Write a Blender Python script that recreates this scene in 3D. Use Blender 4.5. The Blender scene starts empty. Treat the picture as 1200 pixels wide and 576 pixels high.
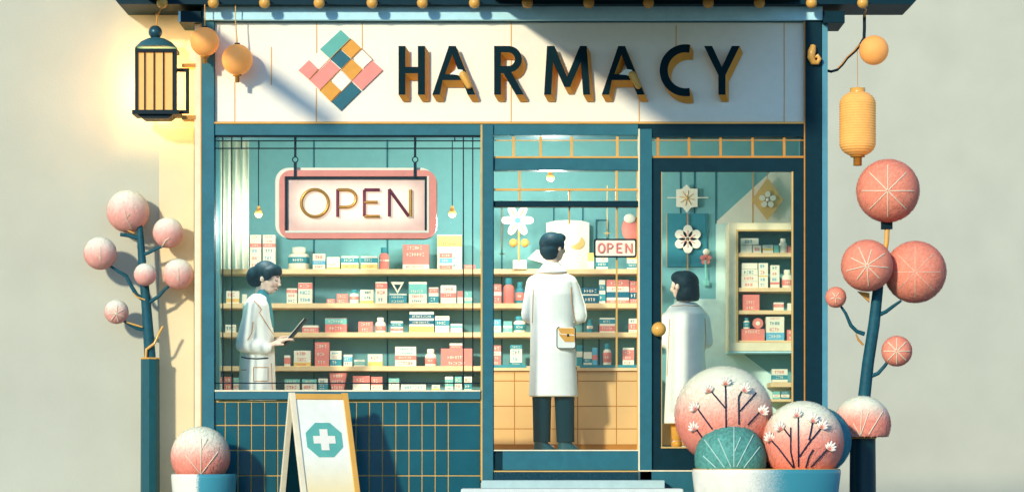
import bpy, bmesh, math, random
from mathutils import Vector, Matrix, noise
from mathutils.bvhtree import BVHTree
from mathutils.geometry import tessellate_polygon
random.seed(7)
PI = math.pi
SC = bpy.context.scene
COL = SC.collection
D, F, CZ, HP = 20.0, 3000.0, 0.5, 531.0          # camera distance to the shopfront, focal length, camera height, horizon row
FLZ = 0.5276

def S(Y): return F / (D + Y)
def P(px, py, Y):
    s = S(Y); return Vector(((px - 600) / s, Y, CZ - (py - HP) / s))
def X(px, Y=0.0): return (px - 600) / S(Y)
def Z(py, Y=0.0): return CZ - (py - HP) / S(Y)
def R(px, Y=0.0): return px / S(Y)

# ------------------------------------------------------------------ materials
def lin(c):
    return tuple(((v / 255) / 12.92 if v / 255 <= .04045 else ((v / 255 + .055) / 1.055) ** 2.4) for v in c)
MC = {}
def mat(name, rgb, k=.85, rough=.6, metal=0., var=.06, vs=14., bump=.12, bs=160., spec=.25, emit=0., speck=0., coat=0., sss=0., c2=None, mode=None, emc=None):
    if name in MC: return MC[name]
    m = bpy.data.materials.new(name); m.use_nodes = True
    nt = m.node_tree; N = nt.nodes; L = nt.links
    b = N['Principled BSDF']
    base = tuple(min(.9, v * k) for v in lin(rgb))
    tc = N.new('ShaderNodeTexCoord'); 
    n1 = N.new('ShaderNodeTexNoise'); n1.inputs['Scale'].default_value = vs; n1.inputs['Detail'].default_value = 5
    L.new(tc.outputs['Object'], n1.inputs['Vector'])
    rmp = N.new('ShaderNodeMapRange'); rmp.inputs['From Min'].default_value = .3; rmp.inputs['From Max'].default_value = .7
    L.new(n1.outputs['Fac'], rmp.inputs['Value'])
    mx = N.new('ShaderNodeMix'); mx.data_type = 'RGBA'
    mx.inputs[6].default_value = (*[v * (1 - var) for v in base], 1)
    mx.inputs[7].default_value = (*[min(.95, v * (1 + var)) for v in base], 1)
    L.new(rmp.outputs['Result'], mx.inputs['Factor'])
    out = mx.outputs[2]
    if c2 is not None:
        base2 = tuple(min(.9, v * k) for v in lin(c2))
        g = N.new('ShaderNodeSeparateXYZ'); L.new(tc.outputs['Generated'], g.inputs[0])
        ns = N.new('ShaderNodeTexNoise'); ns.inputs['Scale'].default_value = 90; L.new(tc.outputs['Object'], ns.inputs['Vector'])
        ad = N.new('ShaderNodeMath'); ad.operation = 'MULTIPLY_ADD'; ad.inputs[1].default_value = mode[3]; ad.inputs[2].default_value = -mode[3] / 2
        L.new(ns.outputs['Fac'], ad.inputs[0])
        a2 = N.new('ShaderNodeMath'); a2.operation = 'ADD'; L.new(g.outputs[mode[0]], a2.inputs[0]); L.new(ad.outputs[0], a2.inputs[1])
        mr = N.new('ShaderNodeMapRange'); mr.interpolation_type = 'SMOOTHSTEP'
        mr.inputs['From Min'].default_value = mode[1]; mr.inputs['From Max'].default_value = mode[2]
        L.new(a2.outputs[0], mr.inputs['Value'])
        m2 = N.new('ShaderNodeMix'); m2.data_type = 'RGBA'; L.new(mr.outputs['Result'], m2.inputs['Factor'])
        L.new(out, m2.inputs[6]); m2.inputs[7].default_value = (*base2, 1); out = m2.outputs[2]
    if speck:
        n2 = N.new('ShaderNodeTexNoise'); n2.inputs['Scale'].default_value = 260; n2.inputs['Detail'].default_value = 2
        L.new(tc.outputs['Object'], n2.inputs['Vector'])
        r2 = N.new('ShaderNodeMapRange'); r2.inputs['From Min'].default_value = .52; r2.inputs['From Max'].default_value = .66
        r2.inputs['To Max'].default_value = speck; L.new(n2.outputs['Fac'], r2.inputs['Value'])
        m3 = N.new('ShaderNodeMix'); m3.data_type = 'RGBA'; L.new(r2.outputs['Result'], m3.inputs['Factor'])
        L.new(out, m3.inputs[6]); m3.inputs[7].default_value = (*[min(.9, v * 1.8 + .06) for v in base], 1); out = m3.outputs[2]
    L.new(out, b.inputs['Base Color'])
    b.inputs['Roughness'].default_value = rough; b.inputs['Metallic'].default_value = metal
    b.inputs['Specular IOR Level'].default_value = spec
    if coat: b.inputs['Coat Weight'].default_value = coat; b.inputs['Coat Roughness'].default_value = .12
    if sss: b.inputs['Subsurface Weight'].default_value = sss; b.inputs['Subsurface Scale'].default_value = .01
    if emit:
        b.inputs['Emission Color'].default_value = (*(lin(emc) if emc else base), 1); b.inputs['Emission Strength'].default_value = emit
    if bump:
        n3 = N.new('ShaderNodeTexNoise'); n3.inputs['Scale'].default_value = bs; n3.inputs['Detail'].default_value = 4
        L.new(tc.outputs['Object'], n3.inputs['Vector'])
        bp = N.new('ShaderNodeBump'); bp.inputs['Strength'].default_value = bump; bp.inputs['Distance'].default_value = .004
        L.new(n3.outputs['Fac'], bp.inputs['Height']); L.new(bp.outputs[0], b.inputs['Normal'])
    MC[name] = m; return m

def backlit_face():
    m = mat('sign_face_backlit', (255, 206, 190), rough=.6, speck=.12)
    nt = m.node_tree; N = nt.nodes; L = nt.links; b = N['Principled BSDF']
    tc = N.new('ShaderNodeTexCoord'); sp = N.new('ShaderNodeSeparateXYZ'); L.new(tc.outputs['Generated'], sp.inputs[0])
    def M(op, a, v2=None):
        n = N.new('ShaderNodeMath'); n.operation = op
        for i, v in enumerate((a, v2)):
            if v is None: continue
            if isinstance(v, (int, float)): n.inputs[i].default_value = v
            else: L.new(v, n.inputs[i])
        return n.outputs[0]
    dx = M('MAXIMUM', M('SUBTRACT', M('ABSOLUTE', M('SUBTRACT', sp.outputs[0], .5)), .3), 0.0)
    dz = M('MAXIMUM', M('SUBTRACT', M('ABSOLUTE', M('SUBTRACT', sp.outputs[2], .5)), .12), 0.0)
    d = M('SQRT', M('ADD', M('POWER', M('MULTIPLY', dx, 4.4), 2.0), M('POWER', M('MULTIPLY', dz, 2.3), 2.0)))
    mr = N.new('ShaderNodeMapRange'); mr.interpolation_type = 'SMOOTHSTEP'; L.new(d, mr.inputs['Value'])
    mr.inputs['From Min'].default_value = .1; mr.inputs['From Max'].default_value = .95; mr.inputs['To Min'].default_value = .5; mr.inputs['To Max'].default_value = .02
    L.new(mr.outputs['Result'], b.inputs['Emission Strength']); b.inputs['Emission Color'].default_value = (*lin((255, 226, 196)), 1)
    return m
def glass_mat():
    m = bpy.data.materials.new('window_glass'); m.use_nodes = True
    nt = m.node_tree; N = nt.nodes; L = nt.links; N.remove(N['Principled BSDF'])
    o = N['Material Output']; t = N.new('ShaderNodeBsdfTransparent'); t.inputs[0].default_value = (.96, .985, .98, 1)
    g = N.new('ShaderNodeBsdfGlossy'); g.inputs['Roughness'].default_value = .02
    f = N.new('ShaderNodeFresnel'); f.inputs['IOR'].default_value = 1.22
    x = N.new('ShaderNodeMixShader'); L.new(f.outputs[0], x.inputs[0]); L.new(t.outputs[0], x.inputs[1]); L.new(g.outputs[0], x.inputs[2])
    L.new(x.outputs[0], o.inputs['Surface']); return m
GLASS = glass_mat()

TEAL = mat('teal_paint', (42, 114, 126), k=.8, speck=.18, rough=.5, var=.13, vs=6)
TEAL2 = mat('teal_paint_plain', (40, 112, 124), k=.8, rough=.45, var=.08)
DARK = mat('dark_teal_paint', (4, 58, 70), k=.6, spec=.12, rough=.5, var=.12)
INK = mat('ink_metal', (6, 44, 54), k=.6, rough=.5, spec=.15)
LTBLUE = mat('pale_blue_paint', (176, 226, 234), k=1.1, speck=.25, rough=.6)
EDGEBLUE = mat('lit_edge_blue', (88, 158, 174), rough=.5)
CREAM = mat('cream_panel', (255, 248, 226), k=.9, rough=.6, var=.02)
CREAMT = mat('cream_trim', (255, 240, 200), rough=.55)
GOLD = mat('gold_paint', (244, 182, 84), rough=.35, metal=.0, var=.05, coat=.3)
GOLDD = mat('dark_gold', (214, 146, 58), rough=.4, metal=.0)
ORANGE = mat('orange_side', (244, 170, 66), rough=.5)
TILE = mat('teal_tile', (16, 94, 106), k=.78, spec=.15, rough=.3, var=.14, vs=5, coat=.15, bump=.05)
GROUT = mat('gold_grout', (226, 186, 112), rough=.8)
PLASTER = mat('plaster', (207, 206, 182), k=.82, rough=.9, var=.045, vs=1.6, bump=.35, bs=60)
BUFF = mat('buff_wall_glow', (255, 231, 184), k=.8, rough=.9, var=.03, vs=4, bump=.25, bs=70)
ITURQ = mat('turquoise_wall', (122, 184, 186), k=.9, rough=.75, var=.04, speck=.06)
ITURQD = mat('deep_turquoise_panel', (50, 135, 150), k=1.0, rough=.7)
IMINT = mat('pale_mint_lit_wall', (206, 236, 226), k=1.0, rough=.8, speck=.2)
SEAM = mat('wall_seam', (30, 105, 120), rough=.7)
CEIL = mat('ceiling_white', (225, 235, 228), k=.95, rough=.9)
SHELF = mat('shelf_wood', (250, 212, 158), k=.88, rough=.55, var=.06, vs=9)
FLOOR = mat('shop_floor', (236, 196, 130), k=.8, rough=.5)
TAN = mat('tan_tile', (244, 194, 128), k=.85, rough=.4, var=.06, vs=3)
TANG = mat('tan_grout', (196, 130, 50), rough=.8)
CORAL = mat('coral', (246, 140, 124), k=.9, rough=.55)
CORALF = mat('coral_enamel', (255, 144, 124), k=1.0, rough=.35, coat=.4)
PAPERW = mat('carton_white', (250, 240, 212), k=.92, rough=.6, var=.02)
YEL = mat('carton_yellow', (250, 206, 116), k=.92, rough=.6)
PT = mat('carton_teal', (60, 150, 160), k=.9, rough=.55)
PM = mat('carton_mint', (130, 205, 190), k=.9, rough=.55)
PD = mat('carton_dark', (24, 100, 122), k=.9, rough=.5)
PB = mat('carton_blue', (110, 190, 215), k=.9, rough=.5)
SKIN = mat('skin', (250, 214, 192), k=.85, rough=.55, sss=.15, var=.03, bump=.05)
BLUSH = mat('lips', (234, 150, 140), rough=.5)
HAIR = mat('dark_hair', (10, 42, 52), rough=.6, var=.3, vs=60, bump=.3, bs=90, spec=.12)
COATW = mat('white_coat', (248, 250, 242), k=.9, rough=.85, var=.03, bump=.2, bs=220)
COATC = mat('cream_coat', (255, 247, 232), k=1.0, rough=.85, var=.03, bump=.2, bs=220)
TROUS = mat('dark_trousers', (8, 62, 76), k=.7, spec=.1, rough=.85, bump=.2)
SHOE = mat('teal_shoes', (28, 90, 102), rough=.35, coat=.3)
TANB = mat('tan_leather', (236, 170, 70), rough=.5)
PINKB = mat('blossom_pink', (248, 158, 148), k=.86, rough=.85, var=.12, vs=30, sss=0)
PINKT = mat('blossom_lit_top', (255, 146, 122), k=1.1, rough=.85, var=.05, vs=30, c2=(255, 238, 206), mode=(2, .34, .88, .25))  # cream upper part is a sunlit top worked into the colour
PINKL = mat('blossom_tree_lit_top', (255, 168, 150), k=1.1, rough=.85, var=.05, vs=30, c2=(255, 236, 208), mode=(2, .3, .98, .25))  # tree balls pale upward in the colour, as if lit from above
LEAFG = mat('clipped_leaf', (100, 172, 156), k=.85, rough=.7, var=.25, vs=40)
LEAFT = mat('teal_leaf', (70, 150, 160), k=.8, rough=.7, var=.12, vs=40)
BARK = mat('teal_bark', (24, 90, 102), k=.8, rough=.6, var=.2, vs=20, bump=.5, bs=60)
VEIN = mat('cream_vein', (255, 240, 205), rough=.7)
VEINM = mat('mint_vein', (190, 228, 210), rough=.7)
GLAZE = mat('lit_shade_glaze', (250, 244, 222), rough=.35, coat=.4, c2=(66, 152, 164), mode=(0, .3, .62, .18), bump=.06)  # cream to teal puts the sunlit and shaded sides into the colour
GLAZEL = mat('lit_shade_split_glaze', (252, 246, 224), rough=.35, coat=.4, c2=(72, 160, 172), mode=(0, .42, .5, .1), bump=.06)  # sunlit left and shaded right half set into the small pot's colour
SOIL = mat('soil', (70, 60, 48), rough=1, bump=.8, bs=60)
STEPW = mat('step_stone', (232, 240, 226), k=.8, rough=.7, speck=.15)
STEPB = mat('step_blue', (186, 214, 208), k=.8, rough=.7, speck=.15)
MATM = mat('door_mat', (14, 62, 74), rough=1, speck=.5, bump=.9)
LGLOW = mat('lantern_paper', (244, 190, 116), rough=.7, emit=.22, emc=(255, 170, 80), var=.05)
LANT = mat('lantern_silk', (246, 172, 92), k=.9, rough=.6, var=.05, emit=.2, emc=(255, 166, 84))
BULB = mat('bulb', (236, 176, 84), emit=.25, emc=(255, 180, 80))
NEONF = backlit_face()
NEONG = mat('neon_gold', (206, 150, 60), rough=.3, metal=.5)
NEONP = mat('neon_plum', (126, 44, 66), rough=.3, metal=.3)
HALO = mat('neon_backing', (255, 246, 218), rough=.5, emit=.7, emc=(255, 240, 205))
CHOCO = mat('ornament_gold', (244, 196, 112), rough=.5)
PAVE = mat('paving', (136, 156, 166), k=.8, rough=.9, var=.1, vs=.8, bump=.4)
ASPH = mat('asphalt', (64, 64, 64), rough=.95, bump=.6)
MINT = mat('mint_enamel', (104, 186, 168), k=.9, rough=.5)
CURT = mat('curtain_cream', (240, 240, 216), k=.95, rough=.9)
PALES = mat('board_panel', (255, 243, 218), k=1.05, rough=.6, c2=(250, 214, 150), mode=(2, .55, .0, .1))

# ------------------------------------------------------------------ mesh builder
ORG = {}
class MB:
    def __init__(s): s.v = []; s.f = []; s.m = []; s.sm = []
    def add(s, vs, fs, m=0, smooth=False):
        o = len(s.v); s.v += [Vector(v) for v in vs]
        for f in fs: s.f.append([i + o for i in f]); s.m.append(m); s.sm.append(smooth)
        return s
    def box(s, x0, x1, y0, y1, z0, z1, m=0):
        if x0 > x1: x0, x1 = x1, x0
        if z0 > z1: z0, z1 = z1, z0
        if y0 > y1: y0, y1 = y1, y0
        v = [(x0,y0,z0),(x1,y0,z0),(x1,y1,z0),(x0,y1,z0),(x0,y0,z1),(x1,y0,z1),(x1,y1,z1),(x0,y1,z1)]
        return s.add(v, [(0,3,2,1),(4,5,6,7),(0,1,5,4),(1,2,6,5),(2,3,7,6),(3,0,4,7)], m)
    def pb(s, px0, px1, py0, py1, Y, d, m=0):      # front face at depth Y, d thick
        return s.box(X(px0, Y), X(px1, Y), Y, Y + d, Z(py1, Y), Z(py0, Y), m)
    def loops(s, loops, y0, y1, m=0, ms=None, shear=(0, 0)):   # prism in y from (x,z) loops, first outer, rest holes
        ms = m if ms is None else ms
        pts = [p for lp in loops for p in lp]
        tri = tessellate_polygon([[Vector((p[0], p[1], 0)) for p in lp] for lp in loops])
        fr = [(p[0], y0, p[1]) for p in pts]; bk = [(p[0] + shear[0], y1, p[1] + shear[1]) for p in pts]
        n = len(pts); fs = []
        for t in tri:
            a, b, c = [Vector(fr[i]) for i in t]
            t = tuple(t) if (b - a).cross(c - a).y < 0 else tuple(reversed(t))
            fs.append(t)
        s.add(fr, fs, m); s.add(bk, [tuple(reversed(f)) for f in fs], ms)
        o = 0
        for li, lp in enumerate(loops):
            k = len(lp); area = sum(lp[i][0] * lp[(i+1) % k][1] - lp[(i+1) % k][0] * lp[i][1] for i in range(k))
            ccw = (area > 0) ^ (li > 0)
            vs = fr[o:o+k] + bk[o:o+k]; q = []
            for i in range(k):
                j = (i + 1) % k
                q.append((i, i + k, j + k, j) if ccw else (i, j, j + k, i + k))
            s.add(vs, q, ms); o += k
        return s
    def ppoly(s, pts, Y, d, m=0, ms=None): return s.loops([[(X(a, Y), Z(b, Y)) for a, b in pts]], Y, Y + d, m, ms)
    def tube(s, pts, r, n=8, m=0, cap=True, flat=1.):
        pts = [Vector(p) for p in pts]; k = len(pts)
        rs = r if isinstance(r, (list, tuple)) else [r] * k
        vs = []; up = None
        for i, p in enumerate(pts):
            t = (pts[min(i + 1, k - 1)] - pts[max(i - 1, 0)])
            t = t.normalized() if t.length > 1e-9 else Vector((0, 0, 1))
            if up is None: up = Vector((0, 1, 0)) if abs(t.y) < .9 else Vector((1, 0, 0))
            a = (up - t * up.dot(t)).normalized(); b = t.cross(a); up = a
            for j in range(n):
                th = 2 * PI * j / n
                vs.append(p + a * math.cos(th) * rs[i] * flat + b * math.sin(th) * rs[i])
        fs = [(i*n+j, i*n+(j+1) % n, (i+1)*n+(j+1) % n, (i+1)*n+j) for i in range(k - 1) for j in range(n)]
        s.add(vs, fs, m, True)
        if cap: s.add(vs[:n], [tuple(range(n))[::-1]], m); s.add(vs[-n:], [tuple(range(n))], m)
        return s
    def lathe(s, prof, c, n=32, m=0, sx=1., sy=1., smooth=True):
        c = Vector(c); vs = []
        for r, z in prof:
            for j in range(n):
                t = 2 * PI * j / n; vs.append(c + Vector((r * math.cos(t) * sx, r * math.sin(t) * sy, z)))
        k = len(prof)
        s.add(vs, [(i*n+j, i*n+(j+1) % n, (i+1)*n+(j+1) % n, (i+1)*n+j) for i in range(k-1) for j in range(n)], m, smooth)
        if prof[0][0] > 1e-5: s.add(vs[:n], [tuple(range(n))[::-1]], m)
        if prof[-1][0] > 1e-5: s.add(vs[-n:], [tuple(range(n))], m)
        return s
    def ball(s, c, r, m=0, sub=3, sc=(1, 1, 1), jit=0., rot=None, zmin=None):
        bm = bmesh.new(); bmesh.ops.create_icosphere(bm, subdivisions=sub, radius=1)
        vs = []
        for v in bm.verts:
            p = Vector(v.co)
            if jit: p *= 1 + jit * noise.noise(p * 5 + Vector(c) * 9)
            p = Vector((p.x * r * sc[0], p.y * r * sc[1], p.z * r * sc[2]))
            if rot: p = rot @ p
            p += Vector(c)
            if zmin is not None and p.z < zmin: p.z = zmin
            vs.append(p)
        s.add(vs, [[v.index for v in f.verts] for f in bm.faces], m, True); bm.free(); return s
    def bvh(s): return BVHTree.FromPolygons([tuple(v) for v in s.v], s.f)
    def build(s, name, mats, parent=None, bevel=0., seg=2, loc=None):
        if not isinstance(mats, (list, tuple)): mats = [mats]
        me = bpy.data.meshes.new(name)
        if parent is None:
            if loc is None:
                xs = [v.x for v in s.v]; ys = [v.y for v in s.v]; zs = [v.z for v in s.v]
                loc = Vector(((min(xs) + max(xs)) / 2, (min(ys) + max(ys)) / 2, min(zs)))
            o0 = Vector(loc)
        else: o0 = ORG[parent.name]
        me.from_pydata([tuple(v - o0) for v in s.v], [], s.f)
        for m in mats: me.materials.append(m)
        me.polygons.foreach_set('material_index', s.m); me.polygons.foreach_set('use_smooth', s.sm); me.update()
        ob = bpy.data.objects.new(name, me); COL.objects.link(ob); ORG[ob.name] = o0
        if parent is None: ob.location = o0
        else: ob.parent = parent
        if bevel:
            b = ob.modifiers.new('edge', 'BEVEL'); b.width = bevel; b.segments = seg; b.limit_method = 'ANGLE'; b.angle_limit = math.radians(40)
        return ob

def tag(o, label, cat, group=None, kind=None):
    o['label'] = label
    o['category'] = cat
    if group: o['group'] = group
    if kind: o['kind'] = kind
    return o
def thing(name, loc, label, cat, group=None):
    o = bpy.data.objects.new(name, None); COL.objects.link(o); o.location = loc; ORG[o.name] = Vector(loc); o.empty_display_size = .1
    return tag(o, label, cat, group)

CAM = Vector((0, -D, CZ))
def hit(bvh, px, py, lift=.002):
    d = (P(px, py, 0) - CAM).normalized()
    h = bvh.ray_cast(CAM, d)
    return None if h[0] is None else h[0] + h[1] * lift if h[1].dot(d) < 0 else h[0] - h[1] * lift
def drape(mb, bvh, pts, r, m=0, n=6, lift=.001, step=3.):
    out = []
    for (a, b), (c, d) in zip(pts[:-1], pts[1:]):
        k = max(1, int(math.hypot(c - a, d - b) / step))
        for i in range(k): out.append((a + (c - a) * i / k, b + (d - b) * i / k))
    out.append(pts[-1]); q = [hit(bvh, x, y, lift) for x, y in out]; q = [v for v in q if v is not None]
    if len(q) > 1: mb.tube(q, r, n, m)

def remesh(mb, voxel, smooth=6, name='t'):
    me = bpy.data.meshes.new(name); me.from_pydata([tuple(v) for v in mb.v], [], mb.f); me.update()
    ob = bpy.data.objects.new(name, me); COL.objects.link(ob)
    r = ob.modifiers.new('r', 'REMESH'); r.mode = 'VOXEL'; r.voxel_size = voxel
    sm = ob.modifiers.new('s', 'SMOOTH'); sm.factor = .5; sm.iterations = smooth
    dg = bpy.context.evaluated_depsgraph_get(); dg.update()
    e = ob.evaluated_get(dg).to_mesh()
    out = MB(); out.add([v.co.copy() for v in e.vertices], [list(p.vertices) for p in e.polygons], 0, True)
    ob.evaluated_get(dg).to_mesh_clear(); bpy.data.objects.remove(ob); bpy.data.meshes.remove(me)
    return out
def capsule(mb, a, b, ra, rb, n=14, m=0):
    a = Vector(a); b = Vector(b); t = (b - a); l = t.length; t = t / l if l > 1e-6 else Vector((0, 0, 1))
    pts = []; rs = []
    for i in range(5):
        th = PI / 2 * (1 - i / 4) ; pts.append(a - t * ra * math.sin(th)); rs.append(max(1e-4, ra * math.cos(th)))
    for i in range(5):
        th = PI / 2 * i / 4; pts.append(b + t * rb * math.sin(th)); rs.append(max(1e-4, rb * math.cos(th)))
    mb.tube(pts, rs, n, m, cap=True)
def loft(mb, secs, Y, n=28, m=0):       # secs: (py, pxL, pxR, half depth m, y offset) -> closed stack of superellipses
    vs = []
    for py, xl, xr, hd, yo in secs:
        yc = Y + yo
        c = P((xl + xr) / 2, py, yc); rx = R((xr - xl) / 2, yc)
        for j in range(n):
            t = 2 * PI * j / n; ct, st = math.cos(t), math.sin(t)
            vs.append(c + Vector((rx * math.copysign(abs(ct) ** .85, ct), hd * math.copysign(abs(st) ** .85, st), 0)))
    k = len(secs)
    mb.add(vs, [(i*n+j, (i+1)*n+j, (i+1)*n+(j+1) % n, i*n+(j+1) % n) for i in range(k-1) for j in range(n)], m, True)
    mb.add(vs[:n], [tuple(range(n))], m); mb.add(vs[-n:], [tuple(range(n))[::-1]], m)

# ------------------------------------------------------------------ camera, sun, sky
cam = bpy.data.cameras.new('camera'); co = bpy.data.objects.new('camera', cam); COL.objects.link(co)
co.location = CAM; co.rotation_euler = (PI / 2, 0, 0); cam.sensor_width = 36; cam.lens = 36 * F / 1200; cam.shift_y = (HP - 288) / 1200
cam.clip_end = 500; SC.camera = co
K = Vector((.55, 1, -.40))
sd = bpy.data.lights.new('sun', 'SUN'); sd.energy = 2.25; sd.angle = math.radians(3.5); sd.color = (1, .91, .73)
so = bpy.data.objects.new('sun', sd); COL.objects.link(so); so.rotation_euler = K.to_track_quat('-Z', 'Y').to_euler(); so.location = (-4, -8, 8)
w = bpy.data.worlds.new('World'); SC.world = w; w.use_nodes = True
nt = w.node_tree; sky = nt.nodes.new('ShaderNodeTexSky'); sky.sky_type = 'NISHITA'; sky.sun_disc = False
sky.sun_elevation = math.asin(-K.normalized().z); sky.sun_rotation = math.atan2(-K.x, -K.y)
nt.links.new(sky.outputs[0], nt.nodes['Background'].inputs[0]); nt.nodes['Background'].inputs[1].default_value = .15; sky.ozone_density = 7; sky.dust_density = .0; sky.air_density = 1.2
SC.view_settings.view_transform = 'Standard'; SC.view_settings.look = 'None'; SC.view_settings.exposure = .72; SC.view_settings.gamma = 1
SC.cycles.max_bounces = 8; SC.cycles.transparent_max_bounces = 12; SC.cycles.use_denoising = True
SC.cycles.caustics_reflective = False; SC.cycles.caustics_refractive = False
def lamp(name, loc, e, col, r, parent=None):
    l = bpy.data.lights.new(name, 'POINT'); l.energy = e; l.color = col; l.shadow_soft_size = r
    o = bpy.data.objects.new(name, l); COL.objects.link(o)
    if parent: o.parent = parent; o.location = Vector(loc) - ORG[parent.name]
    else: o.location = loc
    return o

# ------------------------------------------------------------------ setting
g = MB().box(-90, 90, -2.6, 14, -.2, 0).build('pavement', PAVE, None); g['kind'] = 'structure'
g = MB().box(-90, 90, -2.75, -2.6, -.2, .003).build('kerb', STEPW, None, bevel=.01); g['kind'] = 'structure'
g = MB().box(-90, 90, -120, -2.75, -.22, -.12).build('road', ASPH, None); g['kind'] = 'structure'
WY = .3
wl = MB()
wl.box(-30, X(228), WY, WY + .3, 0, 4.3)
wall = wl.build('plaster_wall', PLASTER, None, loc=(-5, WY, 0))
tag(wall, 'plain pale grey green plaster wall behind the lantern and left tree', 'wall')
fw = MB().box(-30, 45, 12.5, 12.9, 0, 8).build('plaster_wall', PLASTER, None)
tag(fw, 'high plain pale grey green wall far behind the right tree', 'wall')
MB().box(X(187, WY), X(228, WY) - .001, WY - .025, WY, 0, Z(150, WY)).build('glow_strip', BUFF, wall, bevel=.006)['label'] = 'buff yellow strip for the warm lantern glow beside the shop'  # warm lantern glow laid on the wall as a buff coloured strip

# ------------------------------------------------------------------ the shop
shop = thing('pharmacy_shop', (0, 0, 0), 'teal pharmacy shopfront with wide display window, glazed bay and dark door', 'shop')
FY = -.06
def part(name, mb, mats, bevel=.003, parent=shop, label=None):
    o = mb.build(name, mats, parent, bevel)
    if label: o['label'] = label
    return o
Zf = Z(527.6, 0)
part('corner_post', MB().pb(236, 251, 8, 620, FY, .36), TEAL)
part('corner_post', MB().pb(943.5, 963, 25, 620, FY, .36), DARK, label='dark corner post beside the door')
part('trim_or_lit_edge', MB().pb(228, 235.6, 22, 620, FY + .03, .33), CREAMT)
part('trim_or_lit_edge', MB().pb(963.4, 970, 25, 620, FY + .01, .35), EDGEBLUE, label='pale blue strip for the sunlit post edge')  # lit side of the dark post, made as a lighter blue strip
part('gilt_line', MB().pb(234.8, 236, 22, 620, FY - .004, .02), GOLD, .0)
part('gilt_line', MB().pb(942.2, 943.6, 25, 560, FY - .003, .02), GOLDD, .0)
part('fascia', MB().pb(239, 964, 7, 23.5, FY - .03, .38), LTBLUE)
part('head_beam', MB().pb(251, 748, 145, 158.5, FY + .015, .3), TEAL)
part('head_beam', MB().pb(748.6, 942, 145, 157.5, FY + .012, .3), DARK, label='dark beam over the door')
part('gilt_line', MB().pb(251, 942, 142.8, 144.9, FY + .005, .2), GOLD, .0)
part('mullion_post', MB().pb(565.5, 578, 146, 562, FY, .2), TEAL2)
part('gilt_line', MB().pb(563.2, 565.4, 146, 562, FY - .003, .1), GROUT, .0)
part('mullion_post', MB().pb(750, 764, 151, 562, FY, .2), TEAL2)
part('gilt_line', MB().pb(748, 749.8, 151, 562, FY - .003, .1), CREAMT, .0)
part('gilt_line', MB().pb(577.7, 578.8, 160, 530, FY + .004, .04), DARK, .0)
# tiled stall riser
t = MB(); t.pb(236, 563, 468.5, 622, -.03, .2, 1)
xs = [236] + [263.5 + 15.38 * i for i in range(18)] + [563]
ys = [470.3, 497.6, 527, 556.6, 586, 615]
for i in range(len(xs) - 1):
    for j in range(len(ys) - 1):
        t.pb(xs[i] + .75, xs[i+1] - .75, ys[j] + .75, ys[j+1] - .75, -.038 - random.random() * .0015, .02, 0)
part('tiled_riser', t, [TILE, GROUT], .0015)
# room behind
Xl, Xr, BY = X(236), X(963), 1.62
part('shop_floor', MB().box(Xl, Xr, .0, BY, Zf - .25, FLZ), FLOOR, 0)
part('ceiling', MB().box(Xl, Xr, .3, BY, 3.34, 3.45), CEIL, 0)
bw = MB().box(Xl, Xr, BY, BY + .1, .4, 3.5, 0)
part('back_wall', bw, ITURQ, 0)
part('side_wall', MB().box(Xl - .04, Xl, .3, BY + .1, .3, 3.5), ITURQ, 0)
part('side_wall', MB().box(Xr, Xr + .04, .3, BY + .1, .3, 3.5), ITURQ, 0)
sm = MB()
for x, a, b in ((368, 160, 460), (454, 160, 460), (303.5, 160, 175), (588, 235, 430), (649, 242, 430), (683, 242, 430), (702, 380, 430), (797.5, 195, 250), (814, 195, 250), (839, 195, 262), (748, 160, 430)):
    sm.pb(x - .8, x + .8, a, b, BY - .006, .006)
part('wall_seam', sm, SEAM, 0)
part('roof_slab', MB().box(Xl - .04, Xr + .04, .3, BY + .1, 3.5, 4.2), CEIL, 0)

# display window
win = thing('display_window', P(407, 467, 0), 'wide display window with thin black bars and pink neon sign inside', 'window')
win['category'] = 'window'
win.parent = None
wp = lambda n, mb, m, b=.0: mb.build(n, m, win, b)
wp('pane', MB().pb(251.5, 562.5, 159.5, 457, .0, .006), GLASS)
sl = MB().pb(252, 563, 458.6, 467.4, FY - .02, .25, 0); sl.pb(251.5, 563, 456.4, 458.4, FY - .024, .26, 1)
wp('sill', sl, [TEAL, CREAMT], .002)
fr = MB()
for x, a, b in ((251.8, 158, 456), (261, 159, 455.8), (271.5, 159, 455.8), (283, 159, 175), (533, 159, 166), (543, 159, 456), (554, 159, 448)): fr.pb(x - .7, x + .7, a, b, -.02 - .0015 * (x % 3), .008)
for y, a, b in ((165, 252, 563), (173.8, 252, 563), (448.4, 252, 563), (440, 520, 554)): fr.pb(a, b, y - .7, y + .7, -.031 + .001 * (y % 2), .008)
for y in (159.8,): fr.pb(252, 563, y - 1, y + 1, -.034, .02)
wp('glazing_bar', fr, INK)

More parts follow.
